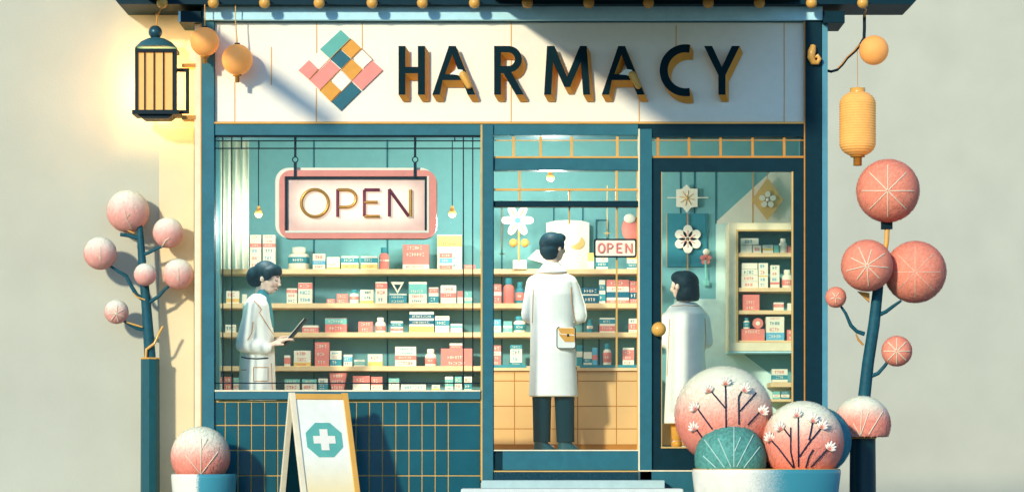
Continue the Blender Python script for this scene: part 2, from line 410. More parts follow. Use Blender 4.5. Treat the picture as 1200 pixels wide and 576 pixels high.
# glazed bay
part('transom_bar', MB().pb(578.8, 748, 185.5, 199.3, FY + .02, .12), TEAL2)
part('transom_bar', MB().pb(578.8, 748, 235.3, 242, FY + .024, .1), DARK)
gb = MB()
for x in (602, 633.5, 670, 723.5): gb.pb(x - 1.6, x + 1.6, 160, 185, -.03, .02)
gb.pb(579, 748, 163.8, 165, -.024, .01).pb(579, 748, 183, 185.2, -.036, .02)
for x in (609, 722.6): gb.pb(x - 1.3, x + 1.3, 200, 235, -.03, .02)
gb.pb(579, 748, 220.8, 223.4, -.036, .02)
gb.pb(666, 668.4, 223, 235, -.02, .015).pb(666.2, 668.2, 242.4, 262, .03, .015)
gb.pb(721.6, 723.8, 242.4, 430, .03, .015).pb(746.5, 748, 200, 527, -.02, .03)
part('gilt_bars', gb, GOLD, .001)
part('bay_glass', MB().pb(578.8, 748, 160, 185, 0, .005).pb(578.8, 748, 199.5, 235, .0, .005).pb(578.8, 748, 242, 527, .0, .005), GLASS, 0)
part('threshold', MB().pb(589, 748, 527.6, 550, FY + .01, .14, 0).pb(578.8, 588.8, 527.6, 550, FY + .03, .1, 1).pb(578.8, 748, 526.4, 527.8, FY + .004, .05, 2), [TEAL2, DARK, CREAMT], 0)
# transom over door
tb = MB()
for x in (771, 807.5, 844.5, 882, 919): tb.pb(x - 1.5, x + 1.5, 160, 184, -.03, .02)
tb.pb(764.4, 942, 163.8, 165, -.024, .01).pb(764.4, 942, 182.6, 185, -.036, .02)
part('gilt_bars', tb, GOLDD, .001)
part('transom_glass', MB().pb(764, 942, 157, 185, 0, .005), GLASS, 0)
part('transom_rail', MB().pb(764, 942, 157.5, 160.2, FY + .014, .05), DARK, 0)
# door
dr = MB()
for b in ((764.4, 774.6, 185.3, 550), (929.6, 941.8, 185.3, 550)): dr.pb(*b, FY + .025, .05)
dr.pb(774.6, 929.6, 185.3, 200.8, FY + .025, .05).pb(774.6, 929.6, 524.6, 550, FY + .025, .05)
door = part('door', dr, DARK, .0)
MB().pb(774.6, 929.6, 200.8, 524.6, FY + .045, .006).build('door_glass', GLASS, door)
e = MB().pb(927.6, 929.6, 201, 524, FY + .02, .02).pb(774.6, 929.6, 522.8, 524.6, FY + .018, .02).pb(774.6, 775.8, 201, 523, FY + .03, .01)
e.build('gilt_edge', GROUT, door)
kn = MB().ball(P(772, 385.5, FY - .03), R(8.6), 0, 3).tube([P(772, 385.5, FY - .02), P(772, 385.5, FY + .03)], .02, 14)
kn.build('knob', GOLD, door)
part('door_plinth', MB().pb(748.8, 946, 551.8, 576, FY + .0, .15, 0).pb(748.8, 946, 550.2, 551.8, FY - .004, .1, 1), [TEAL2, CREAMT], 0)
part('mat_strip', MB().pb(578.8, 748, 552.4, 562, FY - .03, .2, 0).pb(578.8, 748, 550.8, 552.3, FY - .035, .1, 1), [MATM, GROUT], 0)
# through the door: sunlit diagonal patch as cream and mint slabs, plus blue panel
ip = MB()
ip.ppoly([(839, 262), (854, 262), (854, 412), (868, 412), (935, 462), (935, 530), (790, 530), (790, 350), (839, 350)], BY - .012, .01, 0)
ip.ppoly([(909, 196), (935, 196), (935, 262), (840, 262), (840, 259)], BY - .014, .012, 1)
ip.pb(782, 829, 250, 312, BY - .018, .014, 2)
ip.pb(781.2, 782, 250, 312, BY - .02, .016, 3)
part('lit_patch_panel', ip, [IMINT, CREAM, ITURQD, GROUT], 0)
sh2 = MB().pb(881.5, 882.8, 200, 262, BY - .017, .002)
part('panel_joint', sh2, GOLD, 0)
sk = MB().pb(765, 942, 496, 521, BY - .03, .028, 0)
part('skirting', sk, TAN, 0)

# steps
stp = thing('entrance_steps', P(669, 606, -.5), 'two pale stone entrance steps below the glazed bay', 'steps')
MB().box(X(564, -.35), X(779, -.35), -.35, FY - .036, 0, Z(562.2, -.35)).build('upper_step', [STEPB], stp, .004)
MB().box(X(540, -.72), X(801, -.72), -.72, -.352, 0, Z(572, -.72)).build('lower_step', [STEPW], stp, .012, 3)

# ------------------------------------------------------------------ roof
roof = thing('eaves_roof', (0, -.2, Z(5, -.2)), 'dark overhanging eaves roof running above the sign', 'roof')
YE = -.2; zE = Z(5, YE)
rf = MB()
prof = [(X(139, YE), zE), (X(1069, YE), zE), (X(1078, YE), zE + .06), (X(1084, YE), zE + .25), (X(126, YE), zE + .25), (X(132, YE), zE + .06)]
rf.loops([prof], YE, WY - .004, 0)
rf.build('eave_board', DARK, roof, .004)
MB().pb(209, 235.5, 13, 26, -.12, .4).build('bracket', DARK, roof, .003)
MB().pb(209, 211.5, 13.2, 25.8, -.126, .006).build('bracket_face', LTBLUE, roof)
MB().pb(965, 990, 13, 27, -.12, .4).build('bracket', DARK, roof, .003)
cn = MB(); z0 = zE + .03
pl = [(X(580), YE), (X(580), -2.52), (X(757), -2.52), (X(934), YE)]
vs = [(x, y, z0) for x, y in pl] + [(x, y, z0 + .04) for x, y in pl]
cn.add(vs, [(0, 1, 2, 3), (7, 6, 5, 4), (0, 4, 5, 1), (1, 5, 6, 2), (2, 6, 7, 3), (3, 7, 4, 0)])
cn.build('unseen_shade_slab', DARK, roof)  # added out of view, shaped to shade the right part of the sign
MB().box(X(178), X(193), -2.5, YE, z0, z0 + .1).build('unseen_streak_bar', DARK, roof)  # added out of view to throw a shadow streak across the sign

# ------------------------------------------------------------------ sign
sign = thing('shop_sign', P(597, 143, -.02), 'long cream sign board reading HARMACY with checkered diamond emblem', 'sign')
SY = -.02
MB().pb(252, 942, 24, 142.6, SY, .2).build('board', CREAM, sign, .002)
MB().pb(252, 942, 24, 26.5, SY - .012, .01).build('top_trim', TEAL2, sign)
for x, a, b in ((318, 55, 100), (275, 96, 142.6), (371, 26.5, 62), (370.6, 103, 142.6), (424.5, 26.5, 57), (599, 26.5, 142.6), (749, 113, 142.6), (792.3, 30, 54), (919, 27, 142.6)):
    MB().pb(x - .55, x + .55, a, b, SY - .003, .002).build('joint_line', GOLD, sign)
def arc(cx, cy, r, a0, a1, n=14): return [(cx + r * math.cos(math.radians(a0 + (a1 - a0) * i / n)), cy + r * math.sin(math.radians(a0 + (a1 - a0) * i / n))) for i in range(n + 1)]
def Aout(o): return [[(526+o, 54), (534+o, 54), (557+o, 111), (548.3+o, 111), (541.3+o, 94), (518.6+o, 94), (515.3+o, 111), (506.6+o, 111)][:8], [(530+o, 64), (538.5+o, 87), (521.5+o, 87)]]
LET = {
 'H': [[(467, 54), (475, 54), (475, 78.5), (489.7, 78.5), (489.7, 54), (498, 54), (498, 111), (489.7, 111), (489.7, 86), (475, 86), (475, 111), (467, 111)]],
 'A': Aout(0),
 'R': [[(579, 54), (596, 54)] + arc(596, 69.5, 15.5, -88, 78) + [(614, 111), (604.5, 111), (590, 86), (587, 86), (587, 111), (579, 111)],
       [(587, 61.5), (595.5, 61.5)] + arc(595.5, 69.5, 8, -85, 85, 8) + [(587, 77.5)]],
 'M': [[(641, 54), (649.5, 54), (664.5, 90), (679.5, 54), (687.5, 54), (691.5, 111), (683.3, 111), (680.6, 73), (668, 102), (661.3, 102), (648.2, 73), (645.8, 111), (637.5, 111)]],
 'A2': Aout(198.5),
 'C': [arc(803.5, 82.5, 30.5, -80, -280, 36) + arc(803.5, 82.5, 21, 78, 282, 30)],
 'Y': [[(825, 54), (834.5, 54), (846, 79), (857.5, 54), (867, 54), (850.2, 88), (850.2, 111), (841.8, 111), (841.8, 88)]]}
INKL = mat('letter_ink', (3, 50, 58), k=.55, rough=.6, spec=.08)
for kx, lp in LET.items():
    q = MB(); Yl = SY - .085
    lp = [[(X(a, Yl), Z(b, Yl)) for a, b in l] for l in lp]
    q.loops(lp, Yl, SY - .012, 0, 1, shear=(.032, -.045))
    lo = q.build('letter', [INKL, ORANGE], sign)
    lo['label'] = 'dark raised letter %s with orange sides' % kx[0]
    if kx in ('A', 'A2'):
        o = 0 if kx == 'A' else 198.5
        u = MB(); u.ppoly([(535+o, 81), (542+o, 82), (545+o, 91), (536+o, 88), (527+o, 87)], Yl - .014, .012, 0)
        u2 = MB(); capsule(u, P(542.5+o, 88, Yl - .012), P(549.5+o, 101, Yl - .012), R(4.6), R(3.6), 12, 1)
        u.build('gold_pin', [CREAM, GOLD], lo)
def lg(x, y): return (340 + x / 4.432, 20 + y / 4.432)
em = MB()
for c, pts in ((0, [(264,65),(314,112),(207,218),(153,168)]), (1, [(320,113),(370,162),(317,215),(263,168)]), (2, [(263,170),(317,217),(265,270),(212,222)]),
               (3, [(375,170),(427,222),(378,268),(328,215)]), (1, [(320,217),(376,270),(320,333),(266,275)]), (4, [(208,222),(262,270),(153,380),(98,328)]),
               (4, [(98,222),(147,270),(97,325),(42,277)]), (3, [(262,275),(318,333),(268,385),(212,330)]), (1, [(208,328),(264,383),(210,440),(153,383)]),
               (4, [(428,224),(484,274),(372,382),(320,333)]), (2, [(320,335),(370,382),(262,488),(212,440)])):
    cx = sum(p[0] for p in pts) / 4; cy = sum(p[1] for p in pts) / 4
    em.ppoly([lg(cx + (a - cx) * .97, cy + (b - cy) * .97) for a, b in pts], SY - .016, .014, c)
em.build('emblem', [MINT, ORANGE, TEAL2, CREAM, CORALF], sign, .001)
gl = MB()
for a, b in (((314,112),(98,325)), ((372,164),(153,383)), ((320,335),(212,441)), ((372,164),(430,222))):
    gl.tube([P(*lg(*a), SY - .017), P(*lg(*b), SY - .017)], .003, 5)
gl.build('emblem_line', GOLDD, sign)

# ------------------------------------------------------------------ beads under the eave
names = ['over the wall lantern', 'over the round lantern by the post', 'just right of the hanging round lanterns', 'left of the diamond emblem', 'right of the diamond emblem', 'above the gap after the letter H',
         'above the gap between first A and R', 'above the right edge of letter R', 'above the right leg of letter M', 'above the gap between second A and C', 'above the letter Y', 'above the right end of the sign board', 'over the dark curved lamp arm']
xb = [190, 250, 310, 374, 436, 495, 556, 618, 690, 760, 830, 890, 951, 1011]
names.insert(10, 'above the left edge of letter Y'); names[11] = 'to the right of the letter Y'; names[12] = 'above the right corner post of the shop'
for x, n in zip(xb, names):
    mb = MB().ball(P(x, 3.5, -.25), R(6.6, -.25), 0, 3); mb.tube([P(x, -2, -.25), P(x, 4, -.18)], .012, 8)
    tag(mb.build('gold_bead', GOLD), 'gold ball hanging under the eave, ' + n, 'ornament', 'gold balls along the eave')

# ------------------------------------------------------------------ wall lantern
LY = -.12
wlant = thing('wall_lantern', P(183, 137, LY + .1), 'lit rectangular wall lantern with black frame and domed lid', 'lantern')
x0, x1, y0, y1 = 158, 207, 57, 133
dp = .22
fr = MB()
for a in (x0, x1 - 3.4): fr.pb(a, a + 3.4, y0, y1, LY, .022).pb(a, a + 3.4, y0, y1, LY + dp - .022, .022)
for b, h in ((y0, 4), (y1 - 4, 5)):
    fr.pb(x0, x1, b, b + h, LY - .002, .024).pb(x0, x1, b, b + h, LY + dp - .02, .022)
    fr.pb(x0, x0 + 3.4, b, b + h, LY + .022, dp - .044).pb(x1 - 3.4, x1, b, b + h, LY + .022, dp - .044)
for x in (169.5, 180.5, 191.5): fr.pb(x - .8, x + .8, y0 + 3, y1 - 3, LY + .004, .012)
fr.pb(202, 207, 60, 130, LY + .03, .03)
fr.build('frame', INK, wlant, .002)
MB().pb(x0 + 3, x1 - 5, y0 + 4, y1 - 4, LY + .018, .006).build('paper_panel', LGLOW, wlant)
bs = MB(); bs.pb(154.5, 209, 128.6, 133.6, LY - .02, dp + .04); bs.ppoly([(160, 133.8), (203, 133.8), (197, 138.6), (167, 138.6)], LY + .01, dp - .02)
bs.build('base', INK, wlant, .002)
ld = MB(); c = P(183, 57, LY + dp / 2); ld.lathe([(.165, 0), (.158, .012), (.12, .05), (.07, .075), (.03, .085)], c, 32)
ld.build('lid', mat('lid_metal', (52, 104, 112), rough=.5, speck=.3), wlant)
kb = MB().ball(P(182, 38, LY + dp / 2), R(8), 0, 3).tube([P(182, 47, LY + dp / 2), P(182, 43, LY + dp / 2)], .03, 12)
kb.build('ball_finial', mat('finial_metal', (50, 92, 104), rough=.3, metal=.3), wlant)
ar = MB().pb(207, 221.5, 80, 84, LY + .08, .03).pb(217.5, 221.5, 84.2, 128.8, LY + .08, .03).pb(207, 221.5, 129, 133, LY + .08, .03)
ar.build('side_arm', INK, wlant, .002)
MB().pb(213, 229, 74.5, 78.5, LY + .085, .14).build('wall_bracket', GOLDD, wlant, .002); MB().pb(213, 229, 135, 140, LY + .085, .14).build('wall_bracket', GOLDD, wlant, .002)
cr = MB().tube([P(190, 8, LY + .05), P(184.5, 18, LY + .08), P(183, 31, LY + dp / 2)], .006, 6).ball(P(184.3, 17, LY + .08), .014, 0, 2)
cr.build('chain', GOLD, wlant)
lamp('lantern_lamp', P(180, 100, LY + .13), 17, (1, .62, .26), .05, wlant)

def globe(name, px, py, r, Y, label, cord, peg=True, m=LANT):
    t = thing(name, P(px, py, Y), label, 'lantern', 'round paper lanterns')
    q = MB(); c = P(px, py, Y); rr = R(r, Y)
    n = 40; pr = []
    for i in range(33):
        th = -PI / 2 + PI * i / 32; k = 1 + .006 * math.cos(i * PI); pr.append((max(1e-4, rr * math.cos(th) * k), rr * math.sin(th)))
    q.lathe(pr, c, n); q.build('shade', m, t)
    if peg:
        g_ = MB(); g_.lathe([(R(5), 0), (R(5), -.012), (R(2.6), -.014), (R(2.6), -R(9)), (0, -R(9))], P(px, py + r - .5, Y), 16); g_.build('tassel_peg', GOLDD, t)
        MB().lathe([(R(3.2), .014), (R(3.2), 0)], P(px, py - r + .8, Y), 14).build('cap', INK, t)
    if cord: MB().tube([P(*cord[0], Y), P(cord[0][0] + .01, (cord[0][1] + cord[1][1]) / 2, Y), P(*cord[1], Y)], [.005, .004, .008], 6).build('cord', GOLD, t)
    return t
globe('round_lantern', 240, 49, 16.8, -.19, 'round amber lantern hanging in front of the left corner post', ((240, -2), (240, 33)))
globe('round_lantern', 278, 70, 18, -.17, 'round amber lantern hanging in front of the sign left end', ((276, -2), (278, 53)))
globe('round_lantern', 1024, 59, 17.2, -.02, 'smooth round amber globe at the end of the curved arm', None, False)

arm = thing('lamp_arm', P(970, 83, 0), 'dark and gold curved lamp arm springing from the right corner post', 'lamp arm')
Ya = .04
cv = [(966, 82), (974, 84), (981, 82), (987, 76), (993, 68), (1001, 61), (1008, 53), (1012.5, 45), (1013, 33), (1013, 20)]
MB().tube([P(a, b, Ya) for a, b in cv], [R(1.6)] * 6 + [R(1.9)] * 4, 8).build('rod', INK, arm)
MB().tube([P(a + .3, b - 1.5, Ya - .005) for a, b in cv[2:8]], R(.9), 6).build('gilt_strip', GOLDD, arm)
MB().tube([P(1013, 21, Ya), P(1013, 17, Ya), P(1015, 12, Ya - .1), P(1012, 6, Ya - .22)], [R(2.2), R(1.4), R(1.1), R(1.1)], 8).build('hook', GOLD, arm)
MB().tube([P(1012, 50, Ya), P(1018, 57, Ya), P(1024, 59, Ya)], R(1.2), 6).build('stub', INK, arm)

pln = thing('paper_lantern', P(1005, 190, .06), 'tall ribbed yellow paper lantern hanging by the right of the shop', 'lantern')
q = MB(); pr = []; H = R(74); rw = R(21)
for i in range(149):
    z = -H / 2 + H * i / 148; u = abs(z) / (H / 2); e_ = max(0, (u - .62) / .38)
    rr = rw * math.sqrt(max(0.0, 1 - e_ ** 2 * .82)); pr.append((rr + (.0028 if i % 6 < 3 else 0), z))
q.lathe(pr, P(1005, 145, .06), 40); q.build('ribbed_shade', mat('ribbed_paper', (250, 182, 98), k=.9, rough=.7, emit=.12, emc=(255, 180, 84)), pln)
MB().lathe([(R(9), 0), (R(9), R(5)), (0, R(5))], P(1005, 108.5, .06), 24).build('cap', GOLD, pln)
MB().lathe([(0, -R(13)), (R(5), -R(13)), (R(5), -R(3)), (R(8.5), -R(3)), (R(8.5), 0)], P(1005, 181, .06), 20).build('base_peg', GOLDD, pln)
MB().tube([P(1005, 104, .06), P(1005, 80, .06), P(1004.5, 58, .05)], .0025, 5).build('cord', GOLDD, pln)

hk = MB()
hk.tube([P(953, 54, FY - .02), P(951.5, 60, FY - .035), P(950.5, 67, FY - .03), P(953, 73, FY - .03), P(958, 73.5, FY - .03), P(960.5, 69, FY - .035), P(958, 65, FY - .035), P(955.5, 67.5, FY - .03)],
        [R(3.4), R(4.8), R(4.6), R(3.6), R(2.9), R(2.5), R(2.2), R(1.6)], 12)
hk.tube([P(953, 66, FY - .03), P(953, 66, FY)], .015, 8)
tag(hk.build('scroll_hook', GOLD), 'curled gold scroll hook fixed on the dark right corner post', 'hook')

# ------------------------------------------------------------------ neon OPEN sign
NY = .12
ns = thing('neon_sign', P(417, 279, NY), 'large pink framed neon sign reading OPEN hanging in the window', 'sign')
def rrect(x0, x1, y0, y1, r, n=8):
    p = []
    for cx, cy, a in ((x1 - r, y0 + r, -90), (x1 - r, y1 - r, 0), (x0 + r, y1 - r, 90), (x0 + r, y0 + r, 180)): p += arc(cx, cy, r, a, a + 90, n)
    return p
pxl = lambda l, Y: [(X(a, Y), Z(b, Y)) for a, b in l]
MB().loops([pxl(rrect(326, 512.3, 199.5, 280.6, 16), NY + .03)], NY + .03, NY + .05).build('back_plate', INK, ns, .002)
MB().loops([pxl(rrect(322.5, 509, 196.5, 279, 16), NY + .012)], NY + .012, NY + .03).build('highlight_rim', CREAM, ns, .002)  # left and top highlight of the frame built as a cream layer
MB().loops([pxl(rrect(327.5, 511.6, 199.8, 279.6, 14), NY), pxl([(334, 207), (501, 207), (501, 271), (334, 271)], NY)], NY - .03, NY + .011).build('pink_frame', CORALF, ns, .005, 3)
MB().pb(334, 500.6, 207, 271, NY + .004, .006).build('face', NEONF, ns)
MB().pb(334.6, 500, 207.2, 209.8, NY - .012, .01).pb(334.6, 337, 210, 269.5, NY - .012, .01).pb(497.6, 500, 210, 269.5, NY - .012, .01).build('dark_liner', INK, ns)
MB().pb(334.2, 502.6, 270, 272.6, NY - .034, .012).pb(500.4, 502.8, 206, 270, NY - .034, .012).build('cream_liner', CREAM, ns)
ho = lambda x, y: (310 + x / 5.236, 180 + y / 5.236)
def nstroke(pts, m): return [P(*ho(a, b), NY - .018) for a, b in pts], m
st = [(arc(309, 303, 83, 0, 360, 36), 0), ([(449, 218), (449, 388)], 1), ([(449, 222), (510, 222)] + arc(510, 275, 52, -85, 85, 12) + [(510, 328), (455, 328)], 0),
      ([(612, 222), (612, 384)], 1), ([(612, 222), (708, 222)], 1), ([(612, 298), (695, 298)], 0), ([(612, 384), (708, 384)], 0),
      ([(766, 385), (766, 218)], 1), ([(764, 218), (884, 384)], 1), ([(896, 385), (896, 220)], 0)]
for pts, m in st:
    pp, m = nstroke(pts, m)
    MB().tube(pp, R(2.0), 10).build('neon_tube', [NEONG, NEONP][m], ns)
hb = MB()
for pts, m in st:
    q = [P(*ho(a, b), NY + .001) for a, b in pts]; hb.tube(q, R(7.4), 12, flat=.1)

for x in (346, 486.5):
    h_ = MB(); h_.pb(x - 1.8, x + 1.8, 190, 208, NY - .034, .008).pb(x - 1.4, x + 1.4, 160, 184, NY - .034, .008)
    h_.tube([P(x + 3.2 * math.cos(t_ * PI / 8), 187 + 3.2 * math.sin(t_ * PI / 8), NY - .03) for t_ in range(17)], .005, 6)
    h_.build('hanger_strap', INK, ns)
lamp('sign_lamp', P(417, 238, NY - .2), .5, (1, .7, .55), .1, ns)

so2 = thing('door_sign', P(721, 301, .02), 'small white hanging sign reading OPEN in coral letters with dark rim', 'sign')
MB().loops([pxl(rrect(696, 746, 279.5, 301.5, 2.5, 4), -.012)], -.012, .012).build('rim', INK, so2, .001)
MB().loops([pxl(rrect(698, 744.2, 281.5, 299.5, 1.5, 4), -.014)], -.016, -.0125).build('face', PAPERW, so2)
sl_ = MB(); yy = -.0185
Cc = lambda x, y: P(x, y, yy)
sl_.tube([Cc(704.8 + 3.6 * math.cos(a * PI / 10), 290.5 + 5.2 * math.sin(a * PI / 10)) for a in range(21)], R(1.15), 6)
for pl_ in ([(712, 296), (712, 285)], [(712, 285.3), (716, 285.6), (718.3, 288), (716, 290.8), (712, 291)], [(723, 285.2), (723, 295.8)], [(723, 285.4), (729, 285.4)], [(723, 290.4), (728, 290.4)], [(723, 295.6), (729, 295.6)],
            [(733.4, 296), (733.4, 285.2)], [(733.4, 285.2), (740, 296)], [(740.3, 296), (740.3, 285)]):
    sl_.tube([Cc(*p_) for p_ in pl_], R(1.1), 6)
sl_.build('lettering', CORAL, so2)
MB().tube([P(722.6, 280, .002), P(722.6, 243, .002)], .003, 5).build('cord', GOLD, so2)

# pendants
def pendant(px, py, top, Y, label, e):
    t = thing('pendant_bulb', P(px, py, Y), label, 'lamp', 'hanging bulbs')
    MB().ball(P(px, py, Y), R(4.6, Y), 0, 3).build('bulb', BULB, t)
    MB().tube([P(px, py - 4, Y), P(px, top, Y)], .0045, 6).build('cord', INK, t)
    MB().lathe([(.02, 0), (.012, .02), (.012, .03)], P(px, py - 4.2, Y), 12).build('socket', GOLDD, t)
    lamp('bulb_light', P(px, py + 16, Y - .04), e, (1, .94, .86), .09, t)
pendant(303, 250, 150, .5, 'small gold bulb hanging left of the neon sign', 20)
pendant(530, 250, 150, .5, 'small gold bulb hanging right of the neon sign', 23)
pendant(645, 208, 190, .55, 'small gold bell bulb hanging at the top of the glazed bay', 25)

# ------------------------------------------------------------------ shelving
HY = 1.3
shv = thing('wall_shelving', P(500, 520, 1.45), 'long pale wood wall shelves full of medicine on the turquoise wall', 'shelves')
for py in (315, 355, 389, 428.5, 457):
    q = MB().pb(240, 758, py, py + 5.8, HY, .31, 0)
    q.build('shelf', SHELF, shv, .003)
cnt = thing('service_counter', P(663, 522, 1.1), 'tan tiled service counter behind the man in the white coat', 'counter')
CY = 1.16
q = MB(); cb = FLZ
q.box(X(566, CY), X(758, CY), CY, HY - .01, cb, Z(434, CY), 1)
xx = [566, 603, 640, 677, 722.5, 758]; yv = [435, 446, 475.5, 502, 520.5]
for i in range(5):
    for j in range(4): q.pb(xx[i] + .5, xx[i+1] - .5, yv[j] + .5, yv[j+1] - .5, CY - .004, .01, 0)
q.build('tiled_front', [TAN, TANG], cnt, .001)
MB().pb(566, 758, 430.5, 434, CY - .02, .16).build('counter_top', SHELF, cnt, .002)
MB().pb(566, 617, 427, 430.3, CY + .0, .1).build('teal_ledge', PT, cnt); MB().pb(680, 758, 427, 430.3, CY, .1).build('teal_ledge', PT, cnt)

CK = {'W': PAPERW, 'C': CORAL, 'Y': YEL, 'T': PT, 'M': PM, 'D': PD, 'B': PB}
CI = list(CK); CMATS = [CK[k] for k in CI]
CN = {'W': 'cream', 'C': 'coral', 'Y': 'yellow', 'T': 'teal', 'M': 'mint', 'D': 'dark teal', 'B': 'light blue'}
ORD = ['first', 'second', 'third', 'fourth', 'fifth', 'sixth', 'seventh', 'eighth', 'ninth', 'tenth', 'eleventh', 'twelfth', 'thirteenth', 'fourteenth', 'fifteenth', 'sixteenth']
def scrib(mb, x0, x1, z0, z1, y, m, rnd):       # a row of tiny strokes like fine print
    h = z1 - z0; x = x0; w_ = h * .55
    while x + w_ < x1:
        k = rnd.random(); t_ = h * .2
        if k < .3: mb.box(x, x + t_, y, y + .002, z0, z1, m); mb.box(x + t_, x + w_, y, y + .0022, z0 + h * .4, z0 + h * .62, m)
        elif k < .6: mb.box(x, x + w_, y, y + .002, z1 - t_, z1, m); mb.box(x + w_ * .35, x + w_ * .35 + t_, y, y + .0022, z0, z1 - t_, m)
        elif k < .8: mb.box(x, x + t_, y, y + .002, z0, z1, m); mb.box(x + w_ - t_, x + w_, y, y + .002, z0, z1, m)
        else: mb.box(x, x + w_, y, y + .002, z0, z0 + t_, m); mb.box(x, x + w_, y, y + .002, z1 - t_, z1, m)
        x += w_ + h * .28
CONT = {'W': 'C', 'C': 'W', 'Y': 'C', 'T': 'W', 'M': 'W', 'D': 'W', 'B': 'W'}
def product(x0, x1, top, base, Y, kind, c, bands, where, idx, shelf, dep=None, grp='medicines on the wall shelves'):
    rnd = random.Random(int(x0 * 13 + top * 7))
    bx0, bx1, zb, zt = X(x0, Y), X(x1, Y), Z(base, Y), Z(top, Y); h = zt - zb; wd = bx1 - bx0
    dep = dep or min(.16, max(.05, wd * .7))
    size = 'tall' if h > wd * 1.6 else 'wide' if wd > h * 1.4 else 'small' if wd < .09 else 'square'
    others = [b[2] for b in bands if b[2] != c]
    desc = CN[c] + (' and ' + CN[others[0]] if others else '')
    if idx is None: lab = '%s %s medicine %s %s' % (size, desc, {'b': 'box', 't': 'bottle', 'z': 'tub'}[kind], shelf)
    else: lab = '%s %s %s, %s from left on the %s' % (size, desc, {'b': 'box', 't': 'bottle', 'z': 'tub'}[kind], ORD[idx], shelf)
    if len(lab.split()) > 16: lab = lab.replace('medicine ', '')
    if kind in 'bz':
        mb = MB(); 
        if kind == 'b': mb.box(bx0, bx1, Y, Y + dep, zb, zt, CI.index(c))
        else: mb.loops([[(bx0 + wd * .12, zb), (bx1 - wd * .2, zb), (bx1, zt), (bx0, zt)]], Y, Y + dep, CI.index(c))
        tgt = [(f0, f1, cc) for f0, f1, cc in bands]
        for f0, f1, cc in tgt: mb.box(bx0 - .0008, bx1 + .0008, Y - .0012, Y + dep * .98, zt - h * f1 + .0004, zt - h * f0 - .0004 if f0 > 0 else zt + .0008, CI.index(cc))
        zones = [(0 if not tgt else None)]
        full = tgt + ([] if any(f1 - f0 > .55 for f0, f1, _ in tgt) else [])
        used_ = sorted((f0, f1) for f0, f1, _ in tgt); gaps = []; p_ = 0
        for f0, f1 in used_:
            if f0 - p_ > .16: gaps.append((p_, f0, c))
            p_ = max(p_, f1)
        if 1 - p_ > .16: gaps.append((p_, 1, c))
        for f0, f1, cc in tgt + gaps:
            zh = h * (f1 - f0)
            if zh < .022 or wd < .05: continue
            rows = 1 if zh < .07 else 2 if zh < .13 else 3
            for r_ in range(rows):
                if rnd.random() < .12: continue
                rh = min(.026, zh / rows * .5); zc = zt - h * f0 - zh * (r_ + .5) / rows
                inset = wd * rnd.uniform(.12, .24)
                scrib(mb, bx0 + inset, bx1 - inset, zc - rh / 2, zc + rh / 2, Y - .0034, CI.index(CONT[cc] if cc != c or cc != 'W' else rnd.choice('CTCB')), rnd)
        o = mb.build('medicine_box' if kind == 'b' else 'medicine_tub', CMATS, None, .0022, 1)
        tag(o, lab, 'box', grp)
    else:
        cx = (bx0 + bx1) / 2; rr = wd / 2; c0 = Vector((cx, Y + rr, zb))
        t = thing('medicine_bottle', c0, lab, 'bottle', grp)
        hb_ = h * .74
        b_ = MB().lathe([(rr * .92, 0), (rr, .006), (rr, hb_ * .8), (rr * .9, hb_ * .92), (rr * .55, hb_), (rr * .5, hb_ + .004)], c0, 28, CI.index(c), sy=.75)
        for f0, f1, cc in bands: b_.lathe([(rr + .0008, hb_ * (1 - f1)), (rr + .0016, hb_ * (1 - f1) + .001), (rr + .0016, hb_ * (1 - f0) - .001), (rr + .0008, hb_ * (1 - f0))], c0, 28, CI.index(cc), sy=.75)
        cc = bands[0][2] if bands else c
        if bands:
            zc = zb + hb_ * (1 - (bands[0][0] + bands[0][1]) / 2); rh = min(.022, hb_ * .16)
            scrib(b_, cx - rr * .5, cx + rr * .5, zc - rh / 2, zc + rh / 2, c0.y - rr * .75 - .003, CI.index(CONT[cc]), rnd)
        b_.build('bottle_body', CMATS, t)
        MB().lathe([(rr * .62, hb_ + .002), (rr * .64, hb_ + .006), (rr * .64, h - .004), (rr * .58, h)], c0, 24, sy=.75).build('cap', CK[where] if where else PAPERW, t)
U = [(.0, .26, 'W'), (.26, .42, 'C')]
ROW1 = [(293, 306, 275, 'b', 'W', [(.25, .36, 'C')]), (308, 322.5, 275, 'b', 'W', [(.25, .36, 'C')]), (337, 361.5, 288.6, 't', 'W', [(.25, .62, 'T')]), (366.5, 381, 297, 'b', 'W', [(.45, .7, 'B')]),
        (383, 398, 301, 'b', 'W', [(.82, 1, 'Y')]), (400, 420, 300, 'b', 'W', [(.12, .5, 'T'), (.62, .95, 'Y')]), (423, 442, 300, 'b', 'W', [(.12, .5, 'T'), (.62, .95, 'Y')]), (444, 455.5, 289.5, 't', 'C', [(.4, .5, 'W')]),
        (472, 502.5, 286.4, 'b', 'C', [(.8, 1, 'W')]), (512.5, 541, 275, 'b', 'W', [(.02, .34, 'Y')]), (543, 557, 310, 'b', 'C', [])]
